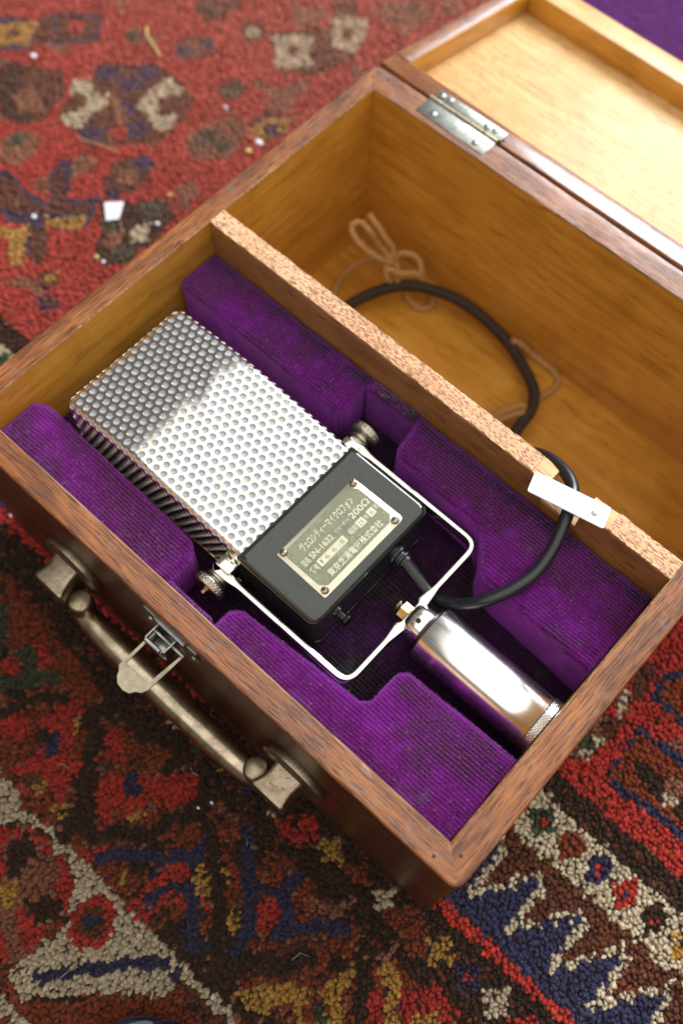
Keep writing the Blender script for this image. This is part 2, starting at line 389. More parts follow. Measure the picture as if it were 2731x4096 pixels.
# divider with the cable notch
st = []; x = 0.0
def zt(x):
    if x < 24.8: return -.02
    if x < 25.9: return -.09
    if x < 28.3: return -2.1
    if x < 29.9: return -.09
    return -.02
xs = sorted(set([round(i * .2, 2) for i in range(0, 171)] + [24.79, 24.81, 25.89, 25.91, 28.29, 28.31, 29.89, 29.91]))
rings = []; mi = []
for x in xs:
    h = zt(x); a = .035 * wob1(x, 21, 2.1) + .03 * wob1(x, 22, 6); b = .035 * wob1(x, 23, 2.4) + .03 * wob1(x, 24, 7); c = .02 * wob1(x, 25, 3)
    e = .10 if 25.5 < x < 28.8 else .05
    if 24.8 < x < 25.9: b -= .35 * max(0, (x - 25.3)) ** 1.2
    rings.append([(x, DY0, -14.1), (x, DY0, min(h - e - .25, -.5)), (x, DY0, h - e), (x, DY0 + e + a, h + c), (x, (DY0 + DY1) / 2, h), (x, DY1 - e + b, h + c), (x, DY1 + min(b, 0), h - e), (x, DY1, min(h - e - .25, -.5)), (x, DY1, -14.1)])
v, f = loft(rings)
for i in range(len(xs) - 1):
    fr = 1 if 24.8 <= (xs[i] + xs[i + 1]) / 2 <= 29.9 else 0
    mi += [2, 2, 3 if fr else 3, 1 if fr else 0, 1 if fr else 0, 3, 2, 2, 2]
obj('divider', v, [q[::-1] for q in f], None, case, mi + [2, 2], 30, ['divtop', 'fresh', 'divside', 'edge'])

# ---- velvet pads
LZ = -6.4; PZ = -2.7
MB().add(*boxm(.02, L - .02, .02, DY0 - .02, -14.08, LZ, .05)).obj('lining_floor', 'velvetshade', case)
def pad(pts, z1, rad, r=.38, seed=1, prad=.45, z0=LZ + .01, mat='velvet'):
    P = roundpoly(pts, rad, 7, .35)
    pr = softprof(z0, z1, min(r, min([.9 * (max(p[1] for p in pts) - min(p[1] for p in pts)) / 2])), 6)
    xyf = lambda x, y: (x + .05 * wob1(x + y, seed, .9), y + .05 * wob1(x - y, seed + 9, .9))
    zf = lambda x, y: .035 * wob1(x, seed + 2, .7) + .035 * wob1(y, seed + 4, .9)
    v, f = ringsolid(P, pr, zf, xyf); o = obj('velvet_pad', v, f, mat, case, None, 50); return P
PADS = []
PADS.append((pad([(.03, .03), (.03, 3.0), (1.0, 3.45), (13.2, 3.15), (13.95, 2.3), (13.95, .03)], PZ, [.05, .4, .7, .8, .5, .05], .45, 31), PZ))
PADS.append((pad([(13.9, .03), (13.9, .72), (17.2, .72), (17.3, .03)], PZ - .15, [.05, .2, .3, .05], .2, 32), PZ - .15))
PADS.append((pad([(17.5, .03), (17.5, 1.6), (18.0, 2.15), (26.0, 2.75), (26.4, 3.1), (26.45, 5.2), (26.9, 5.65), (33.97, 5.9), (33.97, .03)], PZ, [.3, .6, .5, .3, .3, .5, .4, .05, .05], .42, 33), PZ))
PADS.append((pad([(.03, 17.84), (.03, 15.0), (.6, 14.6), (13.2, 14.55), (13.75, 15.2), (13.5, 17.84)], PZ, [.05, .5, .6, .6, .4, .05], .5, 34), PZ))
PADS.append((pad([(13.6, 17.84), (13.6, 17.0), (17.4, 17.0), (17.4, 17.84)], PZ - .05, [.05, .3, .3, .05], .3, 35), PZ))
PADS.append((pad([(17.3, 17.84), (17.7, 15.2), (18.3, 14.75), (24.6, 14.45), (26.0, 12.75), (26.5, 12.35), (33.97, 11.9), (33.97, 17.84)], PZ, [.05, .5, .5, .8, .8, .5, .05, .05], .5, 36), PZ))
# pile fibres standing on the pads and along their edges
rv, rf = [], []
def fib(x, y, z, h, dx, dy, w=.012):
    k = len(rv); a = random.random() * 6.28; ca, sa = math.cos(a) * w, math.sin(a) * w
    rv.extend([(x - ca, y - sa, z), (x + ca, y + sa, z), (x + dx, y + dy, z + h)]); rf.append((k, k + 1, k + 2))
def inpoly(P, x, y):
    c = False; j = len(P) - 1
    for i in range(len(P)):
        if (P[i][1] > y) != (P[j][1] > y) and x < (P[j][0] - P[i][0]) * (y - P[i][1]) / (P[j][1] - P[i][1]) + P[i][0]: c = not c
        j = i
    return c
for P, z in PADS:
    x0, x1 = min(p[0] for p in P), max(p[0] for p in P); y0, y1 = min(p[1] for p in P), max(p[1] for p in P)
    Q = inset(P, .3); n = int((x1 - x0) * (y1 - y0) * 300)
    for _ in range(n):
        x, y = random.uniform(x0, x1), random.uniform(y0, y1)
        rr = math.sin(2 * math.pi * y / .225)
        if rr < -.2: continue
        if inpoly(Q, x, y): fib(x, y, z - .01, random.uniform(.03, .10), random.gauss(0, .045), random.gauss(0, .035))
    for i in range(len(P)):
        a, b = P[i], P[(i + 1) % len(P)]; l = math.dist(a, b)
        if (a[1] < .1 and b[1] < .1) or (a[1] > 17.7 and b[1] > 17.7) or (a[0] > 33.9 and b[0] > 33.9) or (a[0] < .1 and b[0] < .1): continue
        nx, ny = (b[1] - a[1]) / max(l, 1e-6), -(b[0] - a[0]) / max(l, 1e-6)
        for _ in range(int(l * 90)):
            t = random.random(); an = random.uniform(0, 1.45); q = .4 * (1 - math.cos(an))
            x = a[0] + (b[0] - a[0]) * t - nx * q; y = a[1] + (b[1] - a[1]) * t - ny * q; zz = z - .42 + .42 * math.sin(an) - .02
            fib(x, y, zz, .05 * math.sin(an) + .01, nx * .07 * math.cos(an) + random.gauss(0, .02), ny * .07 * math.cos(an) + random.gauss(0, .02))
o = obj('pile_fibre', rv, rf, 'fibre', case, None, 0); o['kind'] = 'stuff'
rv, rf = [], []
for _ in range(1100):
    P, z = random.choice(PADS); x0, x1 = min(p[0] for p in P), max(p[0] for p in P); y0, y1 = min(p[1] for p in P), max(p[1] for p in P)
    x, y = random.uniform(x0 + .3, x1 - .3), random.uniform(y0 + .1, y1 - .1)
    if inpoly(P, x, y): a = random.random() * 6.28; l = random.uniform(.04, .2); fib(x, y, z + .03, .03, l * math.cos(a), l * math.sin(a), .012)
o = obj('lint', rv, rf, 'fibreg', case, None, 0); o['kind'] = 'stuff'

# ---- tab over the notch
P = roundpoly([(24.95, 18.01), (25.35, 16.76), (29.74, 17.76), (29.32, 19.05)], .14, 5)
tb = MB().add(*ringsolid(P, [(.02, -.06), (0, -.04), (0, .03), (.02, .05)])).obj('cable_clip', 'tab', case)
MB().add(*lathe((28.83, 18.17, .04), (0, 0, 1), [(0, .19), (.03, .18), (.05, .12)], 14)).obj('pin', 'lead', tb)

# ---- hinge
hg = MB().add(*boxm(3.2, 8.75, 33.36, 34.72, -.05, .035, .02)).obj('hinge', 'hinge', case)
MB().add(*boxm(3.3, 8.85, 35.08, 35.86, -.06, .02, .02)).obj('leaf', 'hinge', hg)
for k in range(5):
    a = 3.12 + k * 1.13
    MB().add(*lathe((a, 34.86, -.06), (1, 0, 0), [(0, .17), (.03, .20), (1.08, .20), (1.11, .17)], 18)).obj('knuckle', 'bronze', hg)  # dark metal here also stands in for the shadow between the leaves
for x, y, z in ((4.31, 33.82, .03), (7.78, 33.82, .03), (3.7, 35.45, .02), (4.35, 35.5, .02), (7.5, 35.42, .02), (8.1, 35.5, .02)):
    MB().add(*lathe((x, y, z), (0, 0, 1), [(0, .24), (.05, .22), (.09, .12)], 16)).obj('screw', 'hinge', hg)

# ---- latch
la = MB()
pl = [(14.5, -1.0), (15.3, -1.0), (15.5, -1.05), (17.7, -1.05), (17.9, -1.0), (18.55, -1.0), (18.7, -1.7), (18.5, -2.7), (18.0, -2.9), (15.3, -2.9), (14.7, -2.8), (14.35, -2.1)]
def vplate(P, y0, y1, rad=.2):
    Q = roundpoly(P, rad, 4); v, f = ringsolid(Q, [(.03, 0), (0, .02), (0, y1 - .02), (.03, y1)]); return [(x, y0 - z, y) for x, y, z in v], [q[::-1] for q in f]
la.add(*vplate(pl, -1.51, .10)).add(*vplate([(15.45, -.98), (17.75, -.98), (17.75, -2.7), (15.45, -2.7)], -1.60, .12, .12))
latch = la.obj('latch', 'steel', case)
hk = MB(); hk.add(*boxm(15.88, 15.98, -2.66, -1.70, -2.3, -1.0, .02)).add(*boxm(17.18, 17.28, -2.62, -1.70, -2.3, -1.0, .02)).add(*boxm(15.98, 17.18, -2.66, -1.70, -2.38, -2.28, .02)).add(*boxm(15.95, 17.1, -2.70, -2.58, -2.3, -1.22, .03))
hk.add(*lathe((15.95, -2.70, -1.12), (1, 0, 0), [(0, .10), (.04, .14), (1.06, .14), (1.1, .10)], 14)).obj('hook', 'steel', latch)
out_ = [(15.88, -1.95), (15.93, -4.2), (15.95, -4.55), (16.2, -4.78), (16.3, -5.0), (16.65, -5.28), (17.1, -5.33), (17.48, -5.22), (17.62, -4.95), (17.88, -4.8), (18.02, -4.45), (18.02, -2.0), (17.86, -1.95), (17.72, -4.22), (16.15, -4.22), (16.06, -1.95)]
Q = roundpoly(out_, [.02, .1, .1, .05, .1, .2, .25, .2, .1, .1, .1, .02, .02, .02, .02, .02], 3)
v, f = ringsolid(Q, [(.015, 0), (0, .02), (0, .07), (.015, .09)])
lp = obj('loop', [(x, y, -1.55 + z + (y + 2) * -.10) for x, y, z in v], f, 'tin', latch)
MB().add(*lathe((15.82, -2.02, -1.5), (1, 0, 0), [(0, .1), (.02, .12), (2.2, .12), (2.22, .1)], 12)).obj('pivot', 'steel', latch)
for x in (15.0, 18.2): MB().add(*lathe((x, -1.60, -2.25), (0, -1, 0), [(0, .26), (.08, .24), (.14, .16), (.17, .05)], 16)).obj('rivet', 'tin', latch)

# ---- carrying handle
HX0, HX1 = 9.5, 23.75
def hr(t): return .60 + .28 * math.sin(math.pi * t) ** .6
hd = MB().add(*tube([(HX0 - .1, -3.2, -8.9), (HX0 + 2, -3.3, -8.95), (16.6, -3.35, -8.95), (HX1 - 2, -3.3, -8.95), (HX1 + .1, -3.2, -8.9)], .6, 28, 10, hr)).obj('handle', 'handle', case)
for x in (HX0, HX1):
    MB().add(*lathe((x, -3.02, -9.1), (0, 0, 1), [(0, .3), (.15, .6), (.5, .70), (1.85, .74), (2.0, .70), (2.10, .56)], 28, wob=lambda a, h: 1 + .02 * math.sin(a * 25))).obj('arm', 'bronze', hd)
for s_, x in ((1, 7.75), (-1, 25.45)):
    mt = MB().add(*lathe((x, -1.50, -6.9), (0, -1, 0), [(0, 2.15), (.28, 2.25), (.48, 2.2), (.60, 2.02), (.66, 1.6)], 40)).obj('handle_mount', 'bronze', case)
    rings = []
    for k in range(15):
        t = k / 14; y = -2.05 - 1.75 * t; hw = 1.02 - .15 * math.sin(math.pi * min(1, t * 1.05)) + .16 * t; hh = 1.05 + .5 * (1 - t) ** 2
        if t > .93: hw -= .06; hh -= .06
        xo = x + s_ * .15 * t
        rings.append([(px, y, pz) for px, pz in roundpoly([(xo - hw, -6.9 - hh), (xo + hw, -6.9 - hh), (xo + hw, -6.9 + hh * .85), (xo - hw, -6.9 + hh * .85)], .3, 4)])
    v, f = loft(rings); obj('post', v, f, 'bronze', mt)

# ---- lid, folded back behind the case
TT, GAP, LZ0 = .199, .385, -.157
LY = D + TB + GAP
lid = bpy.data.objects.new('lid', None); COL.objects.link(lid); lid.parent = case
lid.empty_display_size = .01; lid['_org'] = list(W(0, LY, LZ0)); lid.location = W(0, LY, LZ0) - Vector(case['_org']); lid.rotation_euler = (-TT, 0, 0)
def lv(v): return [(x, y + LY, z + LZ0) for x, y, z in v]
LW, LS = L + TR, 35.4
def lbox(name, x0, x1, s0, s1, z0, z1, mats, mf=None, b=.08):
    v, f = boxm(x0, x1, s0, s1, z0, z1, b); return obj(name, lv(v), f, mats[0], lid, None, 40, mats)
lbox('near_rail', -TL, LW, 0, 1.68, -2.9, 0, ['mahogany_gloss'], b=.12)
lbox('far_rail', -TL, LW, LS - 1.6, LS, -2.9, 0, ['mahogany_x'])
lbox('side_rail', -TL + .001, -.19, 1.685, LS - 1.6, -2.895, -.002, ['mahogany_y'])
lbox('side_rail', L, LW, 1.685, LS - 1.6, -2.895, -.002, ['mahogany_y'])
lbox('top_panel', -.185, L - .005, 1.685, LS - 1.605, -2.6, -1.75, ['lidpanel'], b=.02)
# the inside faces of the lid rails are varnished amber
lbox('rail_lining', -.18, L - .01, 1.686, 1.72, -1.74, -.05, ['amber_x'], b=.01)
lbox('rail_lining', -.185, -.13, 1.725, 16.2, -1.74, -.05, ['amber_y'], b=.01)
lbox('lid_divider', -.12, L - .01, 16.26, 18.6, -1.745, -.06, ['liddiv'], b=.06)
lbox('divider_lining', -.12, L - .01, 16.20, 16.255, -1.74, -.22, ['amber_x'], b=.01)
P = roundpoly([(-.1, 18.65), (L - .05, 18.65), (L - .05, LS - 1.7), (-.1, LS - 1.7)], .3, 4, .8)
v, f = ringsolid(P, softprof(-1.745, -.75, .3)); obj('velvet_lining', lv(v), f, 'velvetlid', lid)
MB().add(lv(lathe((5.9, 19.3, -.75), (0, 0, 1), [(0, .12), (.08, .1), (.12, .02)], 8)[0]), lathe((5.9, 19.3, -.75), (0, 0, 1), [(0, .12), (.08, .1), (.12, .02)], 8)[1]).obj('crumb', 'straw', lid)
# ------------------------------------------------------------------ the microphone
GX0, GX1, GY0, GY1, GZ1, GZ0 = 1.75, 15.95, 3.98, 13.15, -2.0, -6.25
mic = thing('microphone', (15, 8.5, -6.4), 'vintage ribbon microphone with perforated nickel head and chrome stem, lying in the purple lining', 'microphone')
# perforated sheet wrapped round the head: u runs along x, w round the profile; the far end curves down
RC, RE = .55, .70
def prof_pt(w):
    """w = 0 at the middle of the top; returns (y, z, ny, nz)"""
    s_ = 1 if w >= 0 else -1; w = abs(w); cy = (GY0 + GY1) / 2; hw = (GY1 - GY0) / 2; fl = hw - RC; arc = RC * math.pi / 2
    if w < fl: return cy + s_ * w, GZ1, 0, 1
    if w < fl + arc: a = (w - fl) / RC; return cy + s_ * (fl + RC * math.sin(a)), GZ1 - RC + RC * math.cos(a), s_ * math.sin(a), math.cos(a)
    return cy + s_ * hw, GZ1 - RC - (w - fl - arc), s_, 0
def rise(x):
    """the head is slightly roof shaped: it rises from the body to a soft crease and falls to the far end"""
    a = .72 * (GX1 - x) / (GX1 - 7.5); c = .72 - .62 * (7.5 - x) / 5.75; k_ = .17
    return -k_ * math.log(math.exp(-a / k_) + math.exp(-c / k_)) if x < GX1 else 0
def sheet(u, w, dz):
    """u: along x from the body; negative dz goes into the sheet"""
    y, z, ny, nz = prof_pt(w)
    x = GX1 - u; lim = GX1 - (GX0 + RE)
    if u <= lim: ins = 0; nx = 0; k = 1
    elif u <= lim + RE * math.pi / 2: a = (u - lim) / RE; x = GX0 + RE - RE * math.sin(a); ins = RE * (1 - math.cos(a)); nx = -math.sin(a); k = math.cos(a)
    else: x = GX0; ins = RE + (u - lim - RE * math.pi / 2); nx = -1; k = 0
    bx = .04 * math.sin(u * .22) * 0
    zz = z - nz * ins + nz * k * dz; return (x + nx * dz, y - ny * ins + ny * k * dz, zz + rise(x) * (zz - GZ0) / (GZ1 - GZ0) + .012 * wob1(x * 1.3 + y, 61, .7))
DX = .58; DW = DX * math.sqrt(3) / 2; HR = DX / math.sqrt(3); half = (GY1 - GY0) / 2 - RC + RC * math.pi / 2 + (GZ1 - RC - GZ0)
nr = int(half / DW); nc = int((GX1 - GX0 - RE + RE * math.pi / 2 + 1.9) / DX)
verts, faces, key = [], [], {}
def vid(u, w, d):
    k = (round(u, 3), round(w, 3), round(d, 3))
    if k not in key: key[k] = len(verts); verts.append(sheet(u, w, d))
    return key[k]
K = 18; hexv = [(math.cos(R(30 + 60 * i)) * HR, math.sin(R(30 + 60 * i)) * HR) for i in range(6)]
bd = []
for i in range(6):
    a, b = hexv[i], hexv[(i + 1) % 6]
    for j in range(3): bd.append((a[0] + (b[0] - a[0]) * j / 3, a[1] + (b[1] - a[1]) * j / 3))
for r in range(-nr, nr + 1):
    for c in range(nc):
        cu = c * DX + (DX / 2 if r % 2 else 0) - .1; cw = r * DW
        B = [vid(cu + p[0], cw + p[1], 0) for p in bd]; prev = B
        for rad, d in ((.206, .0), (.198, .0), (.193, -.006), (.190, -.02), (.190, -.065)):
            cur = [vid(cu + math.cos(R(30 + 360 * i / K)) * rad, cw + math.sin(R(30 + 360 * i / K)) * rad, d) for i in range(K)]
            for i in range(K): j = (i + 1) % K; faces.append((prev[i], cur[i], cur[j], prev[j]))
            prev = cur
obj('perforated_grille', verts, faces, 'nickel', mic, None, 62)
rings = []
for i in range(48):
    x = GX0 + .16 + (GX1 - GX0 - .2) * i / 47; e = max(0, .45 - (x - GX0 - .16)); ins = .075 + (.45 - math.sqrt(max(0, .45 ** 2 - e * e))); zt_ = GZ1 + rise(x) - ins
    rings.append([(x, y, z) for y, z in roundpoly([(GY0 + ins, GZ0 + .05), (GY1 - ins, GZ0 + .05), (GY1 - ins, zt_), (GY0 + ins, zt_)], [.02, .02, .45, .45], 6)])
v, f = loft(rings); obj('cloth_screen', v, f, 'cloth', mic, None, 50)
P = roundpoly([(GX0 - .05, GY0 - .05), (GX1, GY0 - .05), (GX1, GY1 + .05), (GX0 - .05, GY1 + .05)], [.7, .05, .05, .7], 8)
MB().add(*ringsolid(P, [(.04, GZ0 - .16), (0, GZ0 - .12), (0, GZ0 + .06), (.05, GZ0 + .10), (.3, GZ0 + .10)])).obj('grille_rim', 'brass', mic, 60)

# enamelled body
BZ = -1.86
P = roundpoly([(15.88, 3.86), (21.78, 3.86), (21.78, 13.24), (15.88, 13.24)], [.18, .75, .75, .18], 10, .6)
pr = [(.5, -6.42), (.15, -6.36), (0, -6.15), (0, -5.5), (.06, -5.46), (.06, -5.40), (0, -5.36), (0, -2.35)] + [(.40 * (1 - math.cos(t)), BZ - .40 + .40 * math.sin(t)) for t in [k / 7 * math.pi / 2 for k in range(8)]] + [(.43, BZ), (.6, BZ + .003)]
MB().add(*ringsolid(P, pr)).obj('body', 'enamel', mic, 50)
PT = BZ + .004
# name plate
pn = MB(); Q = roundpoly([(17.44, 5.42), (21.10, 5.34), (21.12, 11.72), (17.44, 11.66)], [.12, .12, .3, .12], 4)
pn.add(*ringsolid(Q, [(0, PT), (0, PT + .035), (.03, PT + .05)])); plate = pn.obj('name_plate', 'plate', mic)
Q = roundpoly([(17.68, 5.98), (18.0, 5.66), (20.35, 5.66), (20.72, 6.0), (20.72, 11.0), (20.4, 11.36), (18.05, 11.36), (17.68, 11.0)], .1, 3)
MB().add(*ringsolid(Q, [(0, PT + .03), (0, PT + .056)])).obj('etched_field', 'platefield', plate)
def text(s, x0, x1, y0, y1, mat='plate', z=PT + .062, off=.0):
    """letters read towards +y; x0 is their top, x1 their foot"""
    c = bpy.data.curves.new('lettering', 'FONT'); c.body = s; c.offset = off; c.resolution_u = 3
    o = bpy.data.objects.new('lettering', c); COL.objects.link(o); dg = bpy.context.evaluated_depsgraph_get(); dg.update()
    me = bpy.data.meshes.new_from_object(o.evaluated_get(dg)); COL.objects.unlink(o); bpy.data.objects.remove(o); bpy.data.curves.remove(c)
    if not me.vertices: print('no glyphs', s); return
    X = [v.co.x for v in me.vertices]; Y = [v.co.y for v in me.vertices]; ax, bx, ay, by = min(X), max(X), min(Y), max(Y)
    org = Vector(plate['_org'])
    for v in me.vertices:
        a = (v.co.x - ax) / (bx - ax); b = (v.co.y - ay) / (by - ay)
        v.co = W(x1 + (x0 - x1) * b, y0 + (y1 - y0) * a, z) - org
    me.materials.clear(); me.materials.append(M[mat]); me.name = 'lettering'
    for p in me.polygons: p.material_index = 0
    q = bpy.data.objects.new('lettering', me); COL.objects.link(q); q.parent = plate; return q
text('ヴェロシティーマイクロフォン', 17.96, 18.50, 6.52, 10.62, off=.018)
text('型名', 18.72, 19.14, 5.92, 6.42, off=.012); text('SN-1632', 18.74, 19.12, 6.54, 8.26, off=.02)
text('インピーダンス', 18.78, 19.02, 8.5, 9.62, off=.012); text('200Ω', 18.70, 19.12, 9.74, 11.2, off=.012)
text('番号', 19.36, 19.78, 5.92, 6.48, off=.012); text('昭和', 19.34, 19.72, 9.02, 9.6, off=.012); text('年', 19.36, 19.72, 10.26, 10.48, off=.012); text('月', 19.34, 19.70, 11.06, 11.28, off=.012)
for a, b in ((6.56, 8.66), (9.66, 10.20), (10.54, 11.0)):
    MB().add(*ringsolid([(19.32, a), (19.78, a), (19.78, b), (19.32, b)], [(0, PT + .05), (0, PT + .064)])).obj('stamp_panel', 'plate', plate)
for s, a, b in (('1', 6.72, 6.82), ('6', 7.08, 7.30), ('6', 7.62, 7.84), ('8', 8.26, 8.48), ('2', 9.74, 9.90), ('1', 9.98, 10.04), ('6', 10.68, 10.86)):
    text(s, 19.42, 19.68, a, b, 'platefield', PT + .068)
text('東京芝浦電氣株式會社', 20.10, 20.56, 6.5, 10.72, off=.014)
# slotted round-head screws
def screw(name, c, ax, r, h, mat, parent, slot=.3, ang=0, n=24):
    """domed head with a sawn slot"""
    a = Vector(ax).normalized(); u = a.orthogonal().normalized(); w = a.cross(u); cu = u * math.cos(ang) + w * math.sin(ang); cw = a.cross(cu); c = Vector(c)
    vs, fs = [], []; rings = 9; hs = slot * r * .5
    for sgn in (1, -1):
        base = len(vs)
        for i in range(rings + 1):
            t = i / rings * math.pi / 2; rr = r * math.cos(t); z = h * math.sin(t)
            for j in range(n // 2 + 1):
                p = j / (n // 2) * math.pi; px, py = rr * math.cos(p), max(rr * math.sin(p), 0) ; py = max(py, min(hs, r))
                if abs(px) > 0 and math.hypot(px, py) > r: px = math.copysign(math.sqrt(max(r * r - py * py, 0)), px)
                q = c + cu * px + cw * (sgn * py) + a * z; vs.append(tuple(q))
        m_ = n // 2 + 1
        for i in range(rings):
            for j in range(m_ - 1):
                k = base + i * m_ + j; q = (k, k + 1, k + 1 + m_, k + m_); fs.append(q if sgn > 0 else q[::-1])
        # slot wall
        k = [base + i * m_ for i in range(rings + 1)] + [base + i * m_ + m_ - 1 for i in range(rings, -1, -1)]; fs.append(tuple(k if sgn < 0 else k[::-1]))
    k = len(vs)
    for sx, sy in ((1, 1), (-1, 1), (-1, -1), (1, -1)): vs.append(tuple(c + cu * (sx * r * .97) + cw * (sy * hs * 1.2) + a * (h * .35)))
    fs.append((k, k + 1, k + 2, k + 3))
    vv, ff = lathe(tuple(c - a * .04), ax, [(0, r * .9), (.05, r)], n, True, False)
    b = MB().add(vs, fs).add(vv, ff); return b.obj(name, mat, parent, 35)
for x, y, an in ((17.66, 11.42, 2.2), (20.86, 11.28, .6), (20.80, 5.66, .5), (17.69, 5.72, .9)):
    screw('screw', (x, y, PT + .08), (0, 0, 1), .225, .16, 'screw', plate, .3, an)

# yoke
def sweep(path, wf, z0f, z1f, b=.05):
    rings = []
    for i, p in enumerate(path):
        t = i / (len(path) - 1); a = Vector(path[min(i + 1, len(path) - 1)]) - Vector(path[max(i - 1, 0)]); a.normalize(); nx, ny = -a.y, a.x
        w = wf(p); z0, z1 = z0f(p), z1f(p)
        rings.append([(p[0] + nx * o, p[1] + ny * o, z) for o, z in ((-w, z0 + b), (-w, z1 - b), (-w + b * .3, z1 - b * .3), (-w + b, z1), (w - b, z1), (w - b * .3, z1 - b * .3), (w, z1 - b), (w, z0 + b), (w - b, z0), (-w + b, z0))])
    v, f = loft(rings); return v, [q[::-1] for q in f]
pth = roundpoly([(15.0, 3.12), (24.75, 3.12), (24.75, 14.05), (15.0, 14.05)], [0, .85, .85, 0], 10, .25)
i0 = min(range(len(pth)), key=lambda i: math.dist(pth[i], (15.0, 3.12))); pth = pth[i0:] + pth[:i0]
i1 = min(range(len(pth)), key=lambda i: math.dist(pth[i], (15.0, 14.05))); pth = pth[:i1 + 1]
def yw(p): return .15 + .22 * max(0, 1 - abs(p[0] - 15.2) / 1.5) ** .8 * (1 if p[0] < 17 else 0) + (.16 * max(0, 1 - (abs(p[1] - 8.4) - 1.0) / 1.1) if p[0] > 24 and abs(p[1] - 8.4) > .9 else 0)
def yh(p): return -3.62 + (.05 if p[0] > 20 else 0)
v, f = sweep(pth, yw, lambda p: -4.45, yh, .06); yoke = obj('yoke', v, f, 'yoke', mic, None, 40)
# pivot bosses and thumb knobs
for y, s_ in ((3.12, -1), (14.05, 1)):
    MB().add(*boxm(14.85, 15.95, min(y, y - s_ * .9), max(y, y - s_ * .9), -4.75, -3.25, .1)).obj('pivot_boss', 'nickel', mic)
    rr = []; n = 72
    vs, fs = [], []
    hts = 9
    prof = [(.28, .30), (.30, .62), (.42, .74), (.50, .70), (.52, .92)]
    kn = MB().add(*lathe((15.38, y, -4.0), (0, s_, 0), [(0, .34), (.30, .36), (.34, .66), (.42, .74), (.52, .74), (.58, .62), (.66, .60), (.70, .90), (.78, .99)], 36, True, True)).obj('thumb_knob', 'knurl', mic, 40)
    rings = []
    for k in range(13):
        h = .78 + .50 * k / 12
        ring = []
        for j in range(96):
            d = (abs(((j / 96 * 34 + k / 12 * 2) % 1) - .5) + abs(((j / 96 * 34 - k / 12 * 2) % 1) - .5)) ; e = min(1, min(k, 12 - k) / 1.5)
            r_k = 1.0 + .055 * (d - .5) * e - .04 * (1 - e); a = j / 96 * 2 * math.pi
            ring.append((15.38 + r_k * math.cos(a), y + s_ * h, -4.0 + r_k * math.sin(a)))
        rings.append(ring)
    v, f = loft(rings); obj('knurled_rim', v, f if s_ < 0 else [q[::-1] for q in f], 'knurl', kn, None, 20)
    MB().add(*lathe((15.38, y + s_ * 1.28, -4.0), (0, s_, 0), [(0, .30), (.05, .30), (.07, .2), (.32, .2), (.36, .16)], 18)).obj('screw_end', 'screw', kn)

# swivel and stem
CY, CZ = 8.42, -4.15
sw = MB().add(*lathe((24.72, CY, CZ), (1, 0, 0), [(0, .80), (.06, .88), (.22, .98), (.30, 1.04), (1.05, 1.10), (1.16, 1.06), (1.2, .9)], 48)).obj('swivel', 'chrome', mic)
MB().add(*lathe((24.60, CY, CZ), (1, 0, 0), [(0, .60), (.03, .64), (.12, .64)], 30)).obj('washer', 'brass', sw)
MB().add(*lathe((24.02, CY, CZ), (1, 0, 0), [(0, .42), (.06, .52), (.56, .52)], 6)).obj('nut', 'brass', sw)
screw('screw', (23.86, CY, CZ), (-1, 0, 0), .40, .30, 'screw', sw, .25, .7); MB().add(*lathe((23.84, CY, CZ), (1, 0, 0), [(0, .26), (.3, .26)], 16)).obj('shank', 'darkmetal', sw)
MB().add(*lathe((25.36, CY - .25, CZ + 1.03), (.0, -.22, 1), [(0, .15), (.05, .15)], 12)).obj('pin', 'hole', sw)
MB().add(*lathe((25.85, CY, CZ), (1, 0, 0), [(0, 1.28), (.05, 1.36), (.15, 1.36), (.2, 1.28)], 48)).obj('collar', 'darkmetal', mic)
SR = 1.66
stem = MB().add(*lathe((26.03, CY, CZ), (1, 0, 0), [(0, 1.35), (.02, SR - .14), (.06, SR - .05), (.14, SR), (7.38, SR), (7.42, SR - .03)], 96)).obj('stem', 'chrome', mic, 50)
rings = []; NK = 160
for k in range(19):
    h = .54 * k / 18; e = min(1, min(k, 18 - k) / 1.5); ring = []
    for j in range(NK):
        a1 = ((j / NK * 46 + k / 18 * 3.2) % 1); a2 = ((j / NK * 46 - k / 18 * 3.2) % 1)
        d = min(abs(a1 - .5) * 2, 1) * .5 + min(abs(a2 - .5) * 2, 1) * .5; rk = SR + .07 + .035 * (d - .5) * e - .05 * (1 - e)
        a = j / NK * 2 * math.pi; ring.append((33.43 + h, CY + rk * math.cos(a), CZ + rk * math.sin(a)))
    rings.append(ring)
v, f = loft(rings); obj('knurled_ring', v, f, 'knurlring', stem, None, 18)
# grommet, terminal screw and cable
MB().add(*lathe((21.74, 10.72, -4.35), (1, 0, 0), [(0, .72), (.14, .70), (.2, .50), (.34, .48), (.40, .62), (.50, .60), (.56, .46), (.75, .44)], 30)).obj('grommet', 'rubber', mic)
sc_ = MB().add(*lathe((21.74, 6.05, -4.9), (1, 0, 0), [(0, .22), (.25, .22), (.27, .36), (.34, .38), (.50, .38), (.56, .30)], 20, wob=lambda a, h: 1 + .04 * math.sin(a * 2 * math.pi * 14))).obj('terminal_screw', 'darkmetal', mic)
CR = .37
CP = [(22.3, 10.72, -4.35), (23.3, 10.62, -4.75), (24.4, 10.45, -5.0), (25.4, 10.45, -4.7), (26.4, 10.65, -3.7), (27.3, 11.35, -2.75), (28.05, 12.7, -2.25), (28.4, 14.2, -2.05), (28.25, 15.9, -1.75), (27.75, 17.5, -1.15), (27.3, 18.5, -.85), (26.75, 19.35, -1.15), (25.7, 20.05, -1.7), (24.3, 20.5, -2.6), (22.9, 20.7, -4.2), (21.8, 21.1, -6.5), (21.0, 22.0, -9.0)]
cable = MB().add(*tube(CP, CR, 20, 9)).obj('cable', 'rubber', mic, 60)
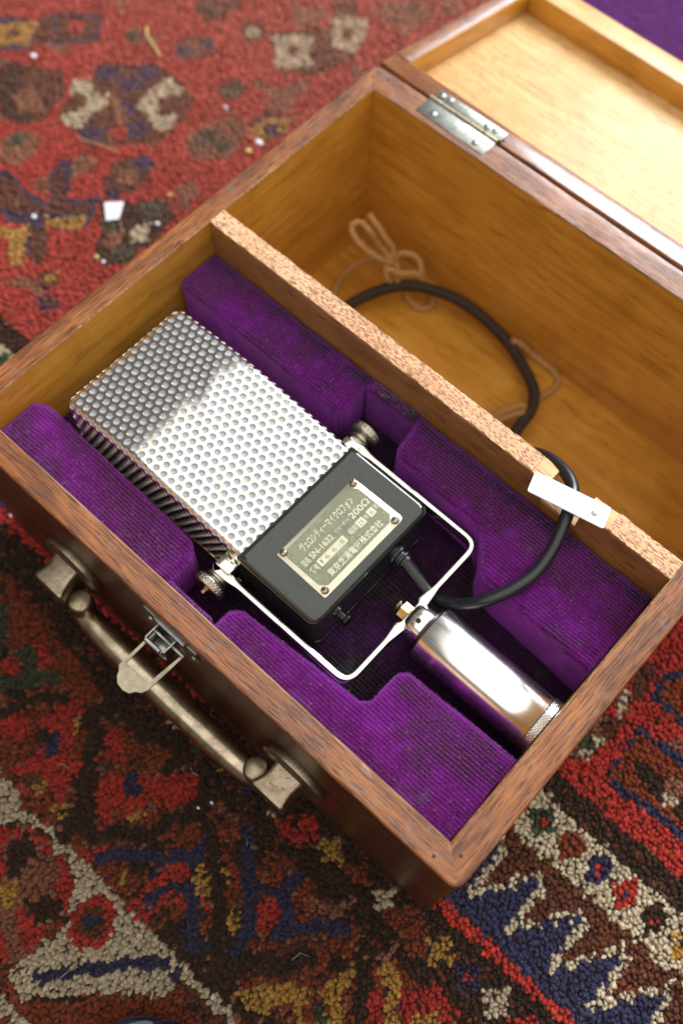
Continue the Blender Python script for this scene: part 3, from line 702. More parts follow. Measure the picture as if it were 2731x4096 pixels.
CB = [(21.0, 22.0, -9.0), (20.7, 23.2, -10.6), (20.4, 24.8, -11.8), (19.95, 26.5, -12.35), (19.75, 28.1, -12.5), (18.9, 29.6, -12.7), (17.4, 30.65, -12.9), (15.2, 31.6, -12.9), (12.8, 31.95, -12.7), (10.4, 31.7, -12.3), (8.4, 31.0, -12.1), (6.6, 29.9, -12.1), (5.3, 28.4, -12.5), (4.4, 26.3, -12.9), (4.3, 24.3, -13.3), (5.2, 22.4, -13.7), (8, 20.6, -13.7), (13, 20.2, -13.7)]
MB().add(*tube(CB, .41, 20, 9)).obj('braided_sleeve', 'braid', cable, 60)

# ------------------------------------------------------------------ string tied round the cable
STR = [[(5.24, 29.7, -10.5), (4.63, 28.8, -9.6), (3.59, 28.21, -8.6), (2.73, 28.21, -8.0), (2.42, 28.53, -7.6), (2.77, 29.06, -7.6), (3.52, 29.17, -8.0), (4.0, 29.46, -9.0), (4.68, 29.7, -9.8), (5.34, 29.58, -10.3)],
       [(2.94, 29.6, -7.0), (3.69, 29.65, -7.6), (4.54, 29.8, -8.6), (5.03, 30.02, -9.4), (5.17, 29.74, -10.0), (5.12, 29.47, -10.6), (5.06, 29.19, -11.0)],
       [(4.83, 29.42, -10.6), (3.69, 29.2, -11.0), (2.87, 28.62, -11.8), (2.44, 27.97, -12.6), (2.23, 27.26, -13.6), (2.54, 26.54, -13.95)],
       [(5.3, 29.65, -10.6), (5.24, 30.45, -10.2), (5.89, 31.06, -10.2), (6.58, 31.28, -10.6), (7.0, 31.03, -11.0), (7.2, 31.1, -11.7)],
       [(5.15, 29.07, -10.8), (5.6, 29.4, -10.7), (6.0, 29.66, -11.0), (6.66, 30.48, -11.2), (7.14, 30.93, -11.5), (7.3, 30.9, -12.2)],
       [(5.6, 29.3, -11.9), (5.5, 29.0, -11.4), (5.2, 29.2, -10.7), (4.9, 29.6, -10.4), (5.3, 30.0, -10.6), (5.9, 29.8, -11.3), (6.0, 29.5, -12.2)],
       [(6.2, 30.1, -12.8), (6.15, 30.33, -13.2), (6.95, 30.06, -13.7), (7.96, 30.12, -13.9), (8.43, 30.78, -13.9), (8.14, 31.4, -13.7), (7.76, 31.29, -13.3), (7.29, 30.98, -12.8)]]
ST2 = [[(15.2, 31.7, -12.35), (15.9, 32.2, -12.9), (16.6, 32.55, -13.7), (17.61, 32.7, -13.95), (18.73, 32.6, -13.95), (19.45, 32.13, -13.95), (19.53, 31.2, -13.95), (19.31, 30.21, -13.9), (19.5, 29.2, -13.4), (19.6, 28.4, -12.95)],
       [(19.4, 27.9, -12.1), (18.92, 27.66, -12.4), (18.29, 26.88, -12.9), (17.97, 26.35, -13.4), (17.6, 25.8, -13.95)],
       [(19.6, 27.5, -12.1), (18.9, 26.9, -12.8), (18.3, 26.2, -13.4), (17.9, 25.4, -13.9)]]
for lst, lab in ((STR, 'tan string tied in a loose bow at the dark corner of the case'), (ST2, 'tan string looped beside the right bend of the brown cable')):
    b = MB()
    for p in lst: b.add(*tube(p, .24, 8, 7, rf=lambda t: .24 * (1 + .12 * math.sin(t * 90))))
    tag(b.obj('string', 'string', None), lab, 'string')
# ------------------------------------------------------------------ the rug: every knot is a small leaning tuft
CARPET = "cp:10.6,-13.2,11.2,-13,12.6,-12.9,13.7,-13.4,16,-13.1,18.4,-13.1,19.8,-12.8,22.4,-13.1,24.9,-12.9,26.8,-12.9,28.4,-12.9,30,-12.8,32.1,-12.9,31.7,-13.5,29.7,-13.5,27.9,-13.7,27.6,-14.7,24.7,-17.2,23,-19.1,21.6,-20.4,20,-20.1,20.3,-18.4,20.6,-16.1,19.5,-14.6,18.4,-13.6,16.7,-13.6,15.2,-13.6,14,-14,13.2,-15.4;bl0.50:28,-13.8,29.8,-13.6,31.8,-13.6;tp:12.1,-16.5,13.4,-15.3,14.1,-14.5,14.8,-13.6,16.5,-13.8,17.9,-13.5,19.6,-14.7,20.2,-15.7,19.9,-17.2,20.4,-18.6,19.7,-19.8,18.4,-19.8,16.9,-21.1;rp:13.3,-15.2,14.4,-14.3,14.9,-14.2,14.6,-15.3,15,-16.1,16,-16.6,15.6,-17.1;kp:14.6,-15.3,15,-14.2,16.1,-14.2,16.4,-15.3,16.5,-16,16.2,-16.6,15.2,-15.9;rp:14.6,-13.8,15.4,-13.7,16.9,-13.7,18.2,-13.6,18.4,-14.1,17.3,-14.1,15.8,-14.2;rp:18.1,-14.1,19.1,-14.2,19.6,-14.7,20,-15.6,19.2,-15.6,18.5,-15.1;kp:17.5,-16.9,18.5,-16.3,18.6,-15.6,19.3,-15.4,19.9,-15.8,19.6,-17,18.9,-17.2;rp:17.6,-17.3,18.5,-17,19.6,-17.2,20,-16.9,20.1,-18.1,20.3,-18.5,19.1,-18.4,18.3,-17.9;gp:15.6,-17.7,16.6,-16.5,17.1,-16.8,17.6,-17.4,16.6,-18.5;rp:17.6,-19.1,18.5,-18.8,19.1,-19.1,19.7,-19.8,18.6,-20.2;rp:20.7,-13.5,21.6,-13.2,22.3,-13.6,23,-14.4,22.9,-15.6,22.3,-16.3,21.1,-16.4,20.3,-15.4,20.4,-14.6;bp:21.2,-14,21.8,-14,22.6,-14.8,22.2,-15.7,21.4,-15.9,20.8,-15.2;No0.42:21.6,-14.9;Nl0.62:21.6,-19,22.5,-17.8,23.8,-16.1,25,-14.7,26.4,-13.6;No0.40:27.2,-13.6;up:20.4,-21.7,23.6,-18.8,27.7,-14.9,29.7,-14.2,31.5,-13.9,21.8,-22.8;cl0.70:20.1,-21.4,21.7,-21.3,22.8,-21.3;Nl0.75:19.3,-12.2,20.4,-10.9,21.9,-9.8,23.4,-8.2,23.2,-7;Nl0.50:22.2,-10.1,22.3,-11;Nl0.55:23.2,-12.1,23.3,-11.2,24.2,-9.8,23.6,-8.8;Nl0.75:24.5,-9.8,25.7,-10.7,26.7,-12;No0.40:27.3,-11.6;rp:22.5,-9.8,23.3,-8.8,24,-9.4,23.4,-10.4;kp:14.2,-10.2,15.6,-9.2,16.9,-11,18.4,-11.2,18.4,-12,17.4,-12.2,16.1,-11;kl0.80:18,-11.7,19,-10.4,20.5,-9.3,20.7,-8.1,21.7,-6.6,22.9,-6.6,24.6,-7.9;kl0.90:24.6,-7.9,26.1,-9.1,27.5,-10.2,28.7,-11.6;rp:12.1,-11.3,13.9,-9.7,14.8,-10.5,15.4,-11.8,14.3,-11.5;rp:15.9,-8.9,20,-4.9,21.2,-5.8,20.2,-7.7,19.1,-8,18.1,-9.6,18.1,-11,16.6,-10.2;Np:16.7,-7.9,17.4,-7.3,18.5,-8,17.8,-8.7;Nl0.70:24.5,-5.1,25.8,-6.3,26.7,-7.3,28.1,-8.5,28.7,-9.1,28.9,-10.7;rp:27.8,-7.8,28.3,-7.3,29.5,-8.5,28.8,-8.8;kp:28,-10.8,29.4,-10.7,29.8,-11.6,28.6,-11.7;Nl0.70:24.7,-5.2,25.4,-6;Nl0.80:26,-6.5,26.9,-7.1,28,-8.4,28.6,-9.1,28.9,-10.7;Nl0.80:28.7,-5.2,28.6,-6.2,29.7,-6.9,30.1,-8.2;Nl0.60:27.2,-7.1,28.1,-6.7,28.8,-6.5;Nl0.80:30,-8.2,30.7,-7.2,31.3,-6.4,31.8,-5.9,32.6,-5.2;rp:27.9,-7.9,28.4,-6.9,29,-6.9,29.6,-7.7,29,-8.7;kl1.10:29.3,-11.3,30.1,-10,31.5,-9.1,31.9,-7.9;kl1.00:33.6,-7.1,34.9,-6.3,35.7,-6.7,36.4,-7.7,36.8,-8.4;kl0.80:28.1,-4.2,29.6,-3.6,31.1,-3.5,31.8,-3.4;kl0.80:30.4,-4.6,31.6,-4,32.8,-4.1;kl0.80:25.2,-3.1,26.6,-1.4,27.8,-1.6,28.7,-1.4;rp:25.6,-3.6,26.4,-2.1,27.3,-2.3,27.2,-4,26.1,-4;ko0.35:26.5,-3;tl0.60:30.4,-5.5,31.8,-5,32,-3.9;tl0.50:35.5,-5.1,35.4,-4.1,35.6,-2.3;gp:30.3,-12.1,30.9,-11.2,32.3,-9.5,33.5,-8.9,33.8,-10,34.7,-10.7,34.3,-11.1,33.1,-10.1,32.6,-11.3,31.6,-12.2;gp:33.7,-9,34.3,-6.2,34.8,-6.5,34.9,-7.9,36.1,-9,35.5,-10,34.8,-8.9;gl0.90:36,-5.2,36.8,-5.7,37.5,-6.7,38.1,-7.2;rp:37.3,-5.6,38.6,-4,40.6,-4.2,40.5,-5.3,38.6,-7;rp:36,-7,36.6,-6.3,37.7,-7.6,37,-8.2;gp:38.7,-6.2,39.6,-4.8,40.2,-5.5,39,-6.6;Gp:34,-9.4,34.5,-8.7,35.3,-9.8,34.7,-10.1;ul1.20:34.4,-2.9,35.4,-2.1,36.4,-3.2;Gp:2.4,-6.2,2.9,-5.4,3.6,-5.9,5.4,-7.9,5,-8.3;Gl0.80:6.1,-8.3,6.4,-6.7,7.5,-7.4,7.7,-8.5,6.7,-9.4;Gl0.90:7.8,-8,8.9,-6.7,10,-5.5;rp:5.5,-8.2,6.4,-7.4,7.4,-8.4,6.5,-8.8;rp:6.5,-6.1,7.5,-5,8.8,-5.8,7.6,-7;up:3.7,-6.1,4.3,-4.4,6.2,-4.6,6.4,-5.9,5.4,-7.3;kp:7.7,-10.6,8.3,-9.4,9.3,-7.8,10.4,-6.8,11.2,-7.3,9.5,-8.5,9.2,-9.6,8.3,-10.9;rp:10.2,-9.2,10.6,-7.9,11.4,-6.5,12,-6.9,11.9,-7.9,13,-8.7,13.8,-10.2,12.9,-11.5,11.4,-11.5,11.8,-10.4;Nl0.80:11.9,-9.1,12.4,-10.1;ko0.50:11.3,-9.7;rp:8.3,-11.2,9.2,-9.6,10.3,-9.6,10.6,-10.8,9,-11.7;kl1.00:12,-6.4,13,-7.1,13.7,-7.4,14.4,-8.8,15.3,-9.4;rp:13.7,-6.4,15.3,-6.5,16.7,-7.6,15.2,-8;up:0.8,-4.5,1.7,-4.2,5.5,-4.6,8,-5,10.4,-5,12.1,-5.3,12.2,-6.4,10.3,-6.7,6.4,-5.7,1.5,-5;kl0.90:11.5,-5,12.9,-5.1,15,-5,17,-4.9;rp:-40.2,29.5,-40,30.1,-40.2,30.3,-40.6,29.9;Np:-39.3,28.8,-35.8,31.1,-33.8,28.3,-36.1,26.1;gp:-38.6,28.2,-37.6,28.6,-37.3,29.6,-35.9,30.9,-34.1,28.3,-35.2,28,-36.3,26.2;bp:-37.2,28.5,-36.3,29.1,-35.7,28.4,-36.5,27.8;Np:-35.9,32.5,-32.5,35.4,-30.4,32.6,-33.1,30;bp:-35.4,32.6,-32.5,34.8,-30.9,32.6,-33.1,30.4;rp:-34.4,32.9,-33,33.8,-32.1,32.4,-33.1,31.8;bp:-36.4,31.6,-35.7,32.3,-33,29.7,-33.9,28.9;kp:-34.4,25.9,-32.5,27,-30,28.3,-27.4,25.2,-27.7,22.3,-29.9,21.6,-33.9,24.2;bp:-32.6,26.6,-30.2,28.5,-27.9,26.9,-26.9,23.1,-30.2,24;tp:-31.1,23.8,-30.5,25.7,-27.4,24.5,-29.2,22.9;bp:-27.8,27.6,-27.9,29.9,-28.3,31.7,-26.3,33,-24.8,34.7,-21.7,34.5,-19.7,33.9,-18.5,29.7,-18.9,28,-21.9,24.9,-24.2,24.6,-26.8,25.2;No1.00:-27.3,30.9;No1.00:-24.8,33.3;No1.00:-24.9,31.4;No1.00:-23,25.4;No1.00:-20.9,28.4;No1.00:-23.3,29.2;tl1.00:-25,29.2,-22.6,28.5,-21.7,26.7;ro0.70:-21.6,27.1;cp:-28.7,28.1,-27.9,29.4,-26.3,28.7,-25.3,29.3,-24.4,28.4,-24.8,27.4,-24.5,26,-24.2,25.3,-25.3,24.6,-26.6,25,-25.9,26.1,-25.6,27,-26.5,27.9,-27.4,28,-27.7,27.2;cp:-22.9,34.2,-21.2,33.9,-21,33.1,-21.8,32.6,-21.8,31.7,-21.1,30.9,-20.2,30.8,-19.9,31.8,-19,30.9,-19.1,29.8,-20,29.3,-21.6,30.1,-22.7,30,-23.1,31,-23.2,32.4,-23.3,33.3;Np:-23.5,43.6,-23.3,44.2,-23.3,44.2;bp:-23,42.6,-22.8,44,-21.2,44,-20.3,42.6,-21.6,41.7;co0.60:-21.6,42.8;bp:-25.6,37.2,-25.3,38.9,-23.6,39.9,-22.3,38.6,-22.9,36.8,-24.3,36.3;to0.90:-24.1,38.2;No0.70:-24.4,37.2;No0.60:-23.5,39.2;bp:-20.8,43.6,-17.2,47.8,-19.2,50.5,-17.8,51.9,-13.1,46.6,-14.3,42.9,-16.8,40.9;cp:-20,43.5,-19.2,44.8,-17.5,46.1,-16.5,44.4,-15.2,43.6,-16.2,42.4,-17.5,41,-18.6,42.5;bp:-18.4,43.7,-17.6,44.5,-16.9,43.4,-17.6,42.8;tp:-29.8,35.7,-29.2,36.7,-27.5,35.4,-28.6,34.3;Go0.70:-28.8,35.3;kp:-28.1,41.9,-25.1,44.8,-24.6,42.6,-25.5,41,-27,41.1;tp:-26.9,42.3,-25.6,43.5,-25.4,42.2;tp:-21.3,47,-19.5,49.4,-18.3,47.2,-19.4,45.8;bp:-19.1,35.9,-19.4,37.8,-17.6,38.1,-17,36.5,-17.8,35.7;Go0.70:-18.3,36.7;tp:-17.5,31.3,-16.9,33.2,-15.5,34.9,-13.8,34.2,-13.2,31.5,-14.7,29.5,-16.6,29.6;Gp:-16.8,31.6,-16,33.4,-15.2,31.5,-16.1,30.4;Go0.80:-14.7,32;bp:-14.8,35.3,-14.4,37,-12.3,38.6,-11.6,36.2,-12.4,33.9;gp:-14.2,35.2,-13.9,36.5,-12.4,38.2,-11.8,36.4,-12.5,34.5,-13.5,34.2;No0.70:-12.8,35.9;tp:-15.5,37.6,-14.9,39.2,-13.2,39.5,-13.3,38,-14.6,37.2;tp:-28.1,19.9,-27.6,21.8,-26,22.6,-25.1,21.5,-24.8,19.2,-26.2,18.5;Gp:-27.9,20.8,-26.8,21.8,-26.2,20.8,-26.9,20.1;bp:-19.6,24.8,-18.8,26.5,-17.2,27,-16.4,25.2,-16.2,23.6,-17.7,22.1,-18.9,22.9;No0.90:-17.9,26.1;No0.60:-17.5,22.4;to0.90:-17.6,24.4;Np:-25.9,17.5,-24.7,18.4,-22.1,18,-20.4,18.4,-20.8,19.2,-22.1,19.8,-23,21.9,-21.9,22.3,-19.6,19.8,-18.8,20.2,-17.7,21.6,-16.9,20.4,-16.4,19.1,-16.8,17.8,-19.1,16.8,-16.2,14.3,-16.7,13.8,-18,14,-19.7,15.7,-21.3,15.1,-23.1,15.2;bp:-25.3,17.1,-24.1,17.9,-22.3,17.5,-20.1,17.7,-20.5,19.2,-21.8,20.1,-22.4,21.5,-21.4,21.1,-19.8,19.5,-18.8,19.5,-17.6,20.8,-17.4,19.9,-19.2,18,-20.3,16.7,-21.7,15.9,-23.4,15.5;gp:-19.5,17.2,-18.2,18.3,-17.2,19.7,-16.6,18.9,-16.9,17.9,-17.9,17.4,-18.6,16.7;gp:-21.6,13.9,-20.4,14.7,-19.7,16,-18.6,14.6,-17.2,13,-17.6,12.4,-18.3,12.5,-19.7,13.9,-20.9,13.4;bp:-19.7,15.7,-18.8,16.8,-17.4,15.8,-16.3,14.2,-17,13.8;kp:-17.6,21,-16.1,22.5,-14.4,24.3,-13.5,24.9,-12,24.4,-11.7,21.7,-11.6,18.3,-12.6,17.4,-14.2,17.7,-15.6,19.9;tp:-15.2,20.2,-14.1,20.7,-13.1,19.2,-13.9,18.2;Go1.00:-13.9,23.6;Go0.90:-12.4,19.1;Go0.80:-15.2,20.2;cp:-13.9,21.4,-13.3,21.8,-13,22.5,-12.5,21.6,-11.7,21.2,-12.2,20.8,-12.8,20.1,-13.4,20.7;bp:-15.8,13.2,-15.1,14.4,-13.8,14,-13.9,12.7,-14.7,12.5;go0.50:-14.7,13.8;Np:-13.9,11.6,-13.8,12.8,-12.6,12.9,-12.2,11.8,-12.9,11.2;bo0.50:-13.1,12.1;tp:-14.1,25.9,-13.8,27.7,-12.3,27.2,-12.4,25.3;rp:-14.3,42.9,-13.4,45.9,-11.5,44,-12.5,40.5;cp:-17.9,48.7,-17.2,49.8,-15.5,51,-13.2,48,-14.1,46.9,-15.5,46.2,-16.5,47.4;bp:-16.4,48.6,-15.7,49.3,-14.9,48.2,-15.5,47.6;tp:-15.9,53.6,-13.3,56.1,-11.7,55.4,-11.7,51.2,-15.4,51.9;rp:-14.9,50.8,-13.1,52.2,-11.5,51,-12.4,46.2,-13.6,46.9;kp:-14.2,54.5,-13.4,55.6,-12.8,54.3;tp:-12.5,57,-10.7,58.6,-10.5,55.8;Np:38.4,16.2,38.6,13.8,38.7,11.9,41.4,12.1,44.8,12.1,48.9,12,43.4,20.5,41.8,16.5,39.8,16.2;up:38.7,15.8,38.8,14.2,39,12.4,41.2,12.5,44.4,12.7,48.4,12.8,43.8,19.9,42.2,16,40.2,15.8;kp:39.5,14.2,40.4,14.6,42.1,14.3,43.5,14.1,44.2,13.1,43,13.3,41.6,13.1,40.2,13.4;co0.60:42.5,13.9;to0.70:42.3,14.6;Np:37.6,20,37.9,18,40.7,18.1,44,18.2,40.4,23.7;up:38.1,19.7,38.3,18.6,40.3,18.7,43.5,19,40.9,23;cp:36.4,17.5,36.9,17.7,37,16.9,37.2,15.7,36.9,15.7,36.7,16.3;cp:36.5,13.6,37.3,13.8,37.4,13.1,37.4,12.1,36.7,12.1,36.5,12.7;Go0.55:36.7,13;bp:36.1,18.8,36.6,20.2,37.4,19.8,37.4,17.8,37,17.2;bp:36.5,14.9,37.1,15.8,37.6,15.7,37.8,14.4,37.2,13.9"
PAL = dict(r=(.42, .028, .021), u=(.205, .036, .011), b=(.100, .030, .016), k=(.019, .012, .008), N=(.013, .027, .082), c=(.54, .46, .32), g=(.44, .24, .045), G=(.035, .060, .035), t=(.24, .095, .055))
KS = .272
gx = np.arange(-48, 58, KS); gy = np.arange(-28, 62, KS * .98)
X, Y = np.meshgrid(gx, gy); X = X + (np.arange(len(gy)) % 2)[:, None] * KS * .5
X = X.ravel(); Y = Y.ravel()
keep = ~((X > -1.0) & (X < L + 1.3) & (Y > -1.2) & (Y < D + 1.5)) & ~((X < -38) & (Y < 2)) & ~((X > 52) & (Y > 40))
X = X[keep]; Y = Y[keep]; n = len(X)
def vnoise(x, y, f, seed):
    x = x * f + 100.5; y = y * f + 100.5; i = np.floor(x).astype(int); j = np.floor(y).astype(int); a = x - i; b = y - j; a = a * a * (3 - 2 * a); b = b * b * (3 - 2 * b)
    tab = np.random.default_rng(seed).random((256, 256)); h = lambda p, q: tab[p % 256, q % 256]
    return (h(i, j) * (1 - a) + h(i + 1, j) * a) * (1 - b) + (h(i, j + 1) * (1 - a) + h(i + 1, j + 1) * a) * b
code = np.full(n, 'u', dtype='<U1')
JX = X + RNG.normal(0, .05, n); JY = Y + RNG.normal(0, .05, n)
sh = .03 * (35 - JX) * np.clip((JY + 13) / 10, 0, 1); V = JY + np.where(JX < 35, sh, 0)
n1 = vnoise(X, Y, .45, 1); n2 = vnoise(X, Y, .8, 2); n3 = vnoise(X, Y, .3, 3); rn = RNG.random(n)
# main border ground: rust, brown and black mottling
bord = (V < -.8)
code[bord & (n1 > .72)] = 'k'; code[bord & (n1 < .30)] = 'r'; code[bord & (n2 > .70) & (n1 < .6)] = 'b'; code[bord & (n3 > .78) & (n2 > .5)] = 'g'; code[bord & (n3 < .2) & (n2 < .4)] = 'N'
code[bord & (rn > .90)] = 't'; code[bord & (rn < .08)] = 'k'
q = (V > -4.6) & (V < -.8); code[q] = 'k'; code[q & (rn > .82)] = 'b'; code[q & (rn > .95)] = 'u'
# little crosses on the dark guard stripe
cols = ['g', 'N', 'c', 'r', 'g', 'u', 'c', 'G']
for k in range(-14, 14):
    cx = 41.75 + 2.08 * k; cc = cols[(k + 2) % 8]; dx = JX - cx; dy = V + 2.45; m0 = (abs(dx) + abs(dy) < 1.05) & ~((abs(abs(dx) - .5) < .14) & (abs(abs(dy) - .5) < .14)) & ((abs(dx) < .3) | (abs(dy) < .3) | (cc in 'Nr'))
    code[m0] = cc
    if cc == 'N': code[(abs(dx) + abs(dy) < .35)] = 'r'
    if cc == 'r': code[(abs(dx) + abs(dy) < .30)] = 'k'
code[(V > -.8) & (V <= -.05)] = 'r'
q = (V > -.05) & (V <= 6.1); code[q] = 'b'; code[q & (rn > .97)] = 'u'
# toothed blue band edged in cream
fx = (JX - 39.75) / 3.02; ph = fx - np.floor(fx); 
tooth = np.where(ph < .35, 4.3, 4.3 - 3.3 * (ph - .35) / .28); tooth = np.where(ph > .63, 1.0 + .0 * ph, tooth); tooth = np.where(ph > .80, 1.0 + 3.3 * (ph - .80) / .2, tooth)
fx2 = (JX - 39.98) / 3.02; ph = fx2 - np.floor(fx2)
edge = np.interp(ph, [0, .06, .86, .93, 1.0], [1.0, 1.1, 4.45, 4.2, 1.0]) + np.where((ph < .85) & (np.floor(JX / .36) % 2 == 0), .42, 0)
q = (V > -.05) & (V < edge); code[q] = 'N'
q = (V >= edge) & (V < edge + .55) ; code[q] = 'c'
q = ((ph > .90) | (ph < .04)) & (V > .95) & (V < 4.7); code[q] = 'c'
# cream band with diamonds
q = (V > 5.95) & (V <= 8.75); code[q] = 'c'
dc = ['G', 'u', 'N', 'r', 'k', 'g', 'u', 'N']
for k in range(-28, 14):
    cx = 37.6 + 2.06 * k; d = abs(JX - cx) / .98 + abs(V - 7.4) / 1.25; cc = dc[k % 8] if k >= 0 else dc[(k * 5) % 8]
    code[d < .93] = cc; code[d < .24] = 'r' if cc in 'NGk' else 'N'
q = (V > 5.6) & (V <= 5.95); code[q & (rn > .3)] = 'c'
q = (V > 8.75) & (V <= 10.3); code[q] = 'k'; code[q & (rn > .85)] = 'b'
q = V > 10.3; code[q] = 'r'; code[q & (n1 > .80) & (n2 > .5)] = 't'; code[q & (rn > .96)] = 'u'
# drawn motifs, in rug centimetres
def inside(P):
    x, y = JX, JY; c = np.zeros(n, bool); j = len(P) - 1
    x0, x1 = min(p[0] for p in P), max(p[0] for p in P); y0, y1 = min(p[1] for p in P), max(p[1] for p in P)
    idx = np.where((x > x0) & (x < x1) & (y > y0) & (y < y1))[0]; xs_, ys_ = x[idx], y[idx]; cc = np.zeros(len(idx), bool)
    for i in range(len(P)):
        (xi, yi), (xj, yj) = P[i], P[j]
        if yi != yj: cc ^= ((yi > ys_) != (yj > ys_)) & (xs_ < (xj - xi) * (ys_ - yi) / (yj - yi) + xi)
        j = i
    c[idx] = cc; return c
for it in CARPET.split(';'):
    h, l = it.split(':'); l = [float(q) for q in l.split(',')]; P = list(zip(l[::2], l[1::2])); cc, kd = h[0], h[1]
    if kd == 'p': code[inside(P)] = cc
    elif kd == 'o': code[(JX - P[0][0]) ** 2 + (JY - P[0][1]) ** 2 < float(h[2:]) ** 2] = cc
    else:
        w = float(h[2:]) / 2
        for a, b in zip(P, P[1:]):
            dx, dy = b[0] - a[0], b[1] - a[1]; t = np.clip(((JX - a[0]) * dx + (JY - a[1]) * dy) / (dx * dx + dy * dy + 1e-9), 0, 1)
            code[(JX - a[0] - t * dx) ** 2 + (JY - a[1] - t * dy) ** 2 < w * w] = cc
col = np.zeros((n, 3))
for k_, c_ in PAL.items(): col[code == k_] = c_
fade = vnoise(X, Y, .12, 8)
col *= (RNG.normal(1, .11, n).clip(.6, 1.5))[:, None]
col = col * .94 + .06 * np.array([.20, .09, .05]) * RNG.random((n, 1)) * 2
col *= np.where((V < -.8), .66, 1.0)[:, None]  # weaker light over the border side is put into its wool colour
fld = (V > 10.3) & (X < 0); wash = np.where(fld, .15 + .34 * np.clip((Y - 20) / 40, 0, 1), .03)[:, None]; col = col * (1 - wash) + np.array([.50, .25, .19]) * wash  # field paler with y: fading, plus window brightness mixed into the wool
# tuft template: three rings and a tip
seg = 4; tv = []
for r_k, z_k in ((.19, 0.06), (.195, .22), (.12, .35)): tv += [(r_k * math.cos(2 * math.pi * i / seg), r_k * math.sin(2 * math.pi * i / seg), z_k) for i in range(seg)]
tv.append((0, 0, .42)); tv = np.array(tv); nv = len(tv)
tf = []
for k in range(2):
    for i in range(seg): a = k * seg + i; b = k * seg + (i + 1) % seg; tf += [(a, b, b + seg), (a, b + seg, a + seg)]
for i in range(seg): tf.append((2 * seg + i, 2 * seg + (i + 1) % seg, 3 * seg))
tf = np.array(tf)
ang = RNG.random(n) * 6.28; s_ = RNG.normal(1, .14, n).clip(.6, 1.4); hz = RNG.normal(1, .09, n).clip(.7, 1.3)
ca, sa = np.cos(ang) * s_, np.sin(ang) * s_
lx = RNG.normal(.02, .10, n); ly = RNG.normal(-.24, .09, n)
vx = tv[None, :, 0] * ca[:, None] - tv[None, :, 1] * sa[:, None] + lx[:, None] * (tv[None, :, 2] / .43) ** 1.5 + (X + RNG.normal(0, .05, n))[:, None]
vy = (tv[None, :, 0] * sa[:, None] + tv[None, :, 1] * ca[:, None]) * .92 + ly[:, None] * (tv[None, :, 2] / .43) ** 1.5 + (Y + RNG.normal(0, .05, n))[:, None]
vz = tv[None, :, 2] * hz[:, None] - 15.12
vx = vx + RNG.normal(0, .036, vx.shape); vy = vy + RNG.normal(0, .036, vx.shape); vz = vz + RNG.normal(0, .02, vx.shape)
co3 = np.stack([vx * U, vy * U, (vz + ZO) * U], -1).reshape(-1, 3).astype(np.float32)
F = (tf[None] + (np.arange(n) * nv)[:, None, None]).reshape(-1, 3).astype(np.int32)
rug = thing('rug', (0, 0, -15), 'red, navy and cream patterned oriental wool rug under the wooden case', 'rug')
me = bpy.data.meshes.new('pile'); me.vertices.add(len(co3)); me.vertices.foreach_set('co', co3.ravel()); me.loops.add(F.size); me.loops.foreach_set('vertex_index', F.ravel())
me.polygons.add(len(F)); me.polygons.foreach_set('loop_start', np.arange(0, F.size, 3, dtype=np.int32)); me.polygons.foreach_set('use_smooth', np.ones(len(F), bool)); me.update(calc_edges=True)
ca_ = me.color_attributes.new('wool', 'FLOAT_COLOR', 'POINT')
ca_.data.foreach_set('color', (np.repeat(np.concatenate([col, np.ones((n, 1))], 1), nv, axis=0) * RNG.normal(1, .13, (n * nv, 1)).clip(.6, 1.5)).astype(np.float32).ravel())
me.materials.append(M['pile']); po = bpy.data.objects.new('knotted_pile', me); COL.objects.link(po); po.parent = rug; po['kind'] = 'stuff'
hv, hf = [], []
for _ in range(200):
    x, y = random.uniform(-44, 54), random.uniform(-24, 58)
    if -2 < x < L + 2 and -2 < y < D + 2: continue
    a = random.random() * 6.28; l = random.uniform(.12, .6); k = len(hv); w_ = .014; bx, by = random.gauss(0, .08), random.gauss(0, .08); pts_ = [(x, y), (x + l * math.cos(a) + bx, y + l * math.sin(a) + by), (x + 2 * l * math.cos(a + bx * 4), y + 2 * l * math.sin(a + bx * 4))]
    for px, py in pts_: hv += [(px - w_ * math.sin(a), py + w_ * math.cos(a), -14.62), (px + w_ * math.sin(a), py - w_ * math.cos(a), -14.64)]
    hf += [(k, k + 1, k + 3, k + 2), (k + 2, k + 3, k + 5, k + 4)]
o = obj('loose_fibres', hv, hf, 'fibreg', rug, None, 0); o['kind'] = 'stuff'
MB().add(*boxm(-50, 60, -30, 64, -15.3, -15.02, .05)).obj('backing', 'backing', rug)
fl = MB().add([(-260, -220, -15.32), (300, -220, -15.32), (300, 300, -15.32), (-260, 300, -15.32)], [(0, 1, 2, 3)]).obj('floor', 'floor'); fl['kind'] = 'structure'

# ------------------------------------------------------------------ small litter on the rug
RZ = -14.72
def scrap(x, y, rx, ry, mat, label, name='paper_scrap', cat='paper scrap', h=.10, seed=0):
    rx *= .6; ry *= .5
    P = [(x + rx * (1 + .3 * (hashn(i, seed) - .5)) * math.cos(i / 7 * 6.283), y + ry * (1 + .3 * (hashn(i, seed + 1) - .5)) * math.sin(i / 7 * 6.283)) for i in range(7)]
    o = MB().add(*ringsolid(P, [(.02, RZ), (0, RZ + h * .5), (.05, RZ + h)])).obj(name, mat); return tag(o, label, cat)
def quad(pts, mat, label):
    o = MB().add(*ringsolid(pts, [(0, RZ + .02), (0, RZ + .07)])).obj('paper_scrap', mat); return tag(o, label, 'paper scrap')
quad([(-17.0, 21.19), (-15.94, 22.3), (-14.97, 20.87), (-15.59, 20.08)], 'paper', 'small square of white paper on the rug, left of the case')
scrap(-19.96, 16.54, 0.42, 0.378, 'paper', 'white bead of fluff beside the yellow comb motif', 'fluff', 'fluff', seed=1)
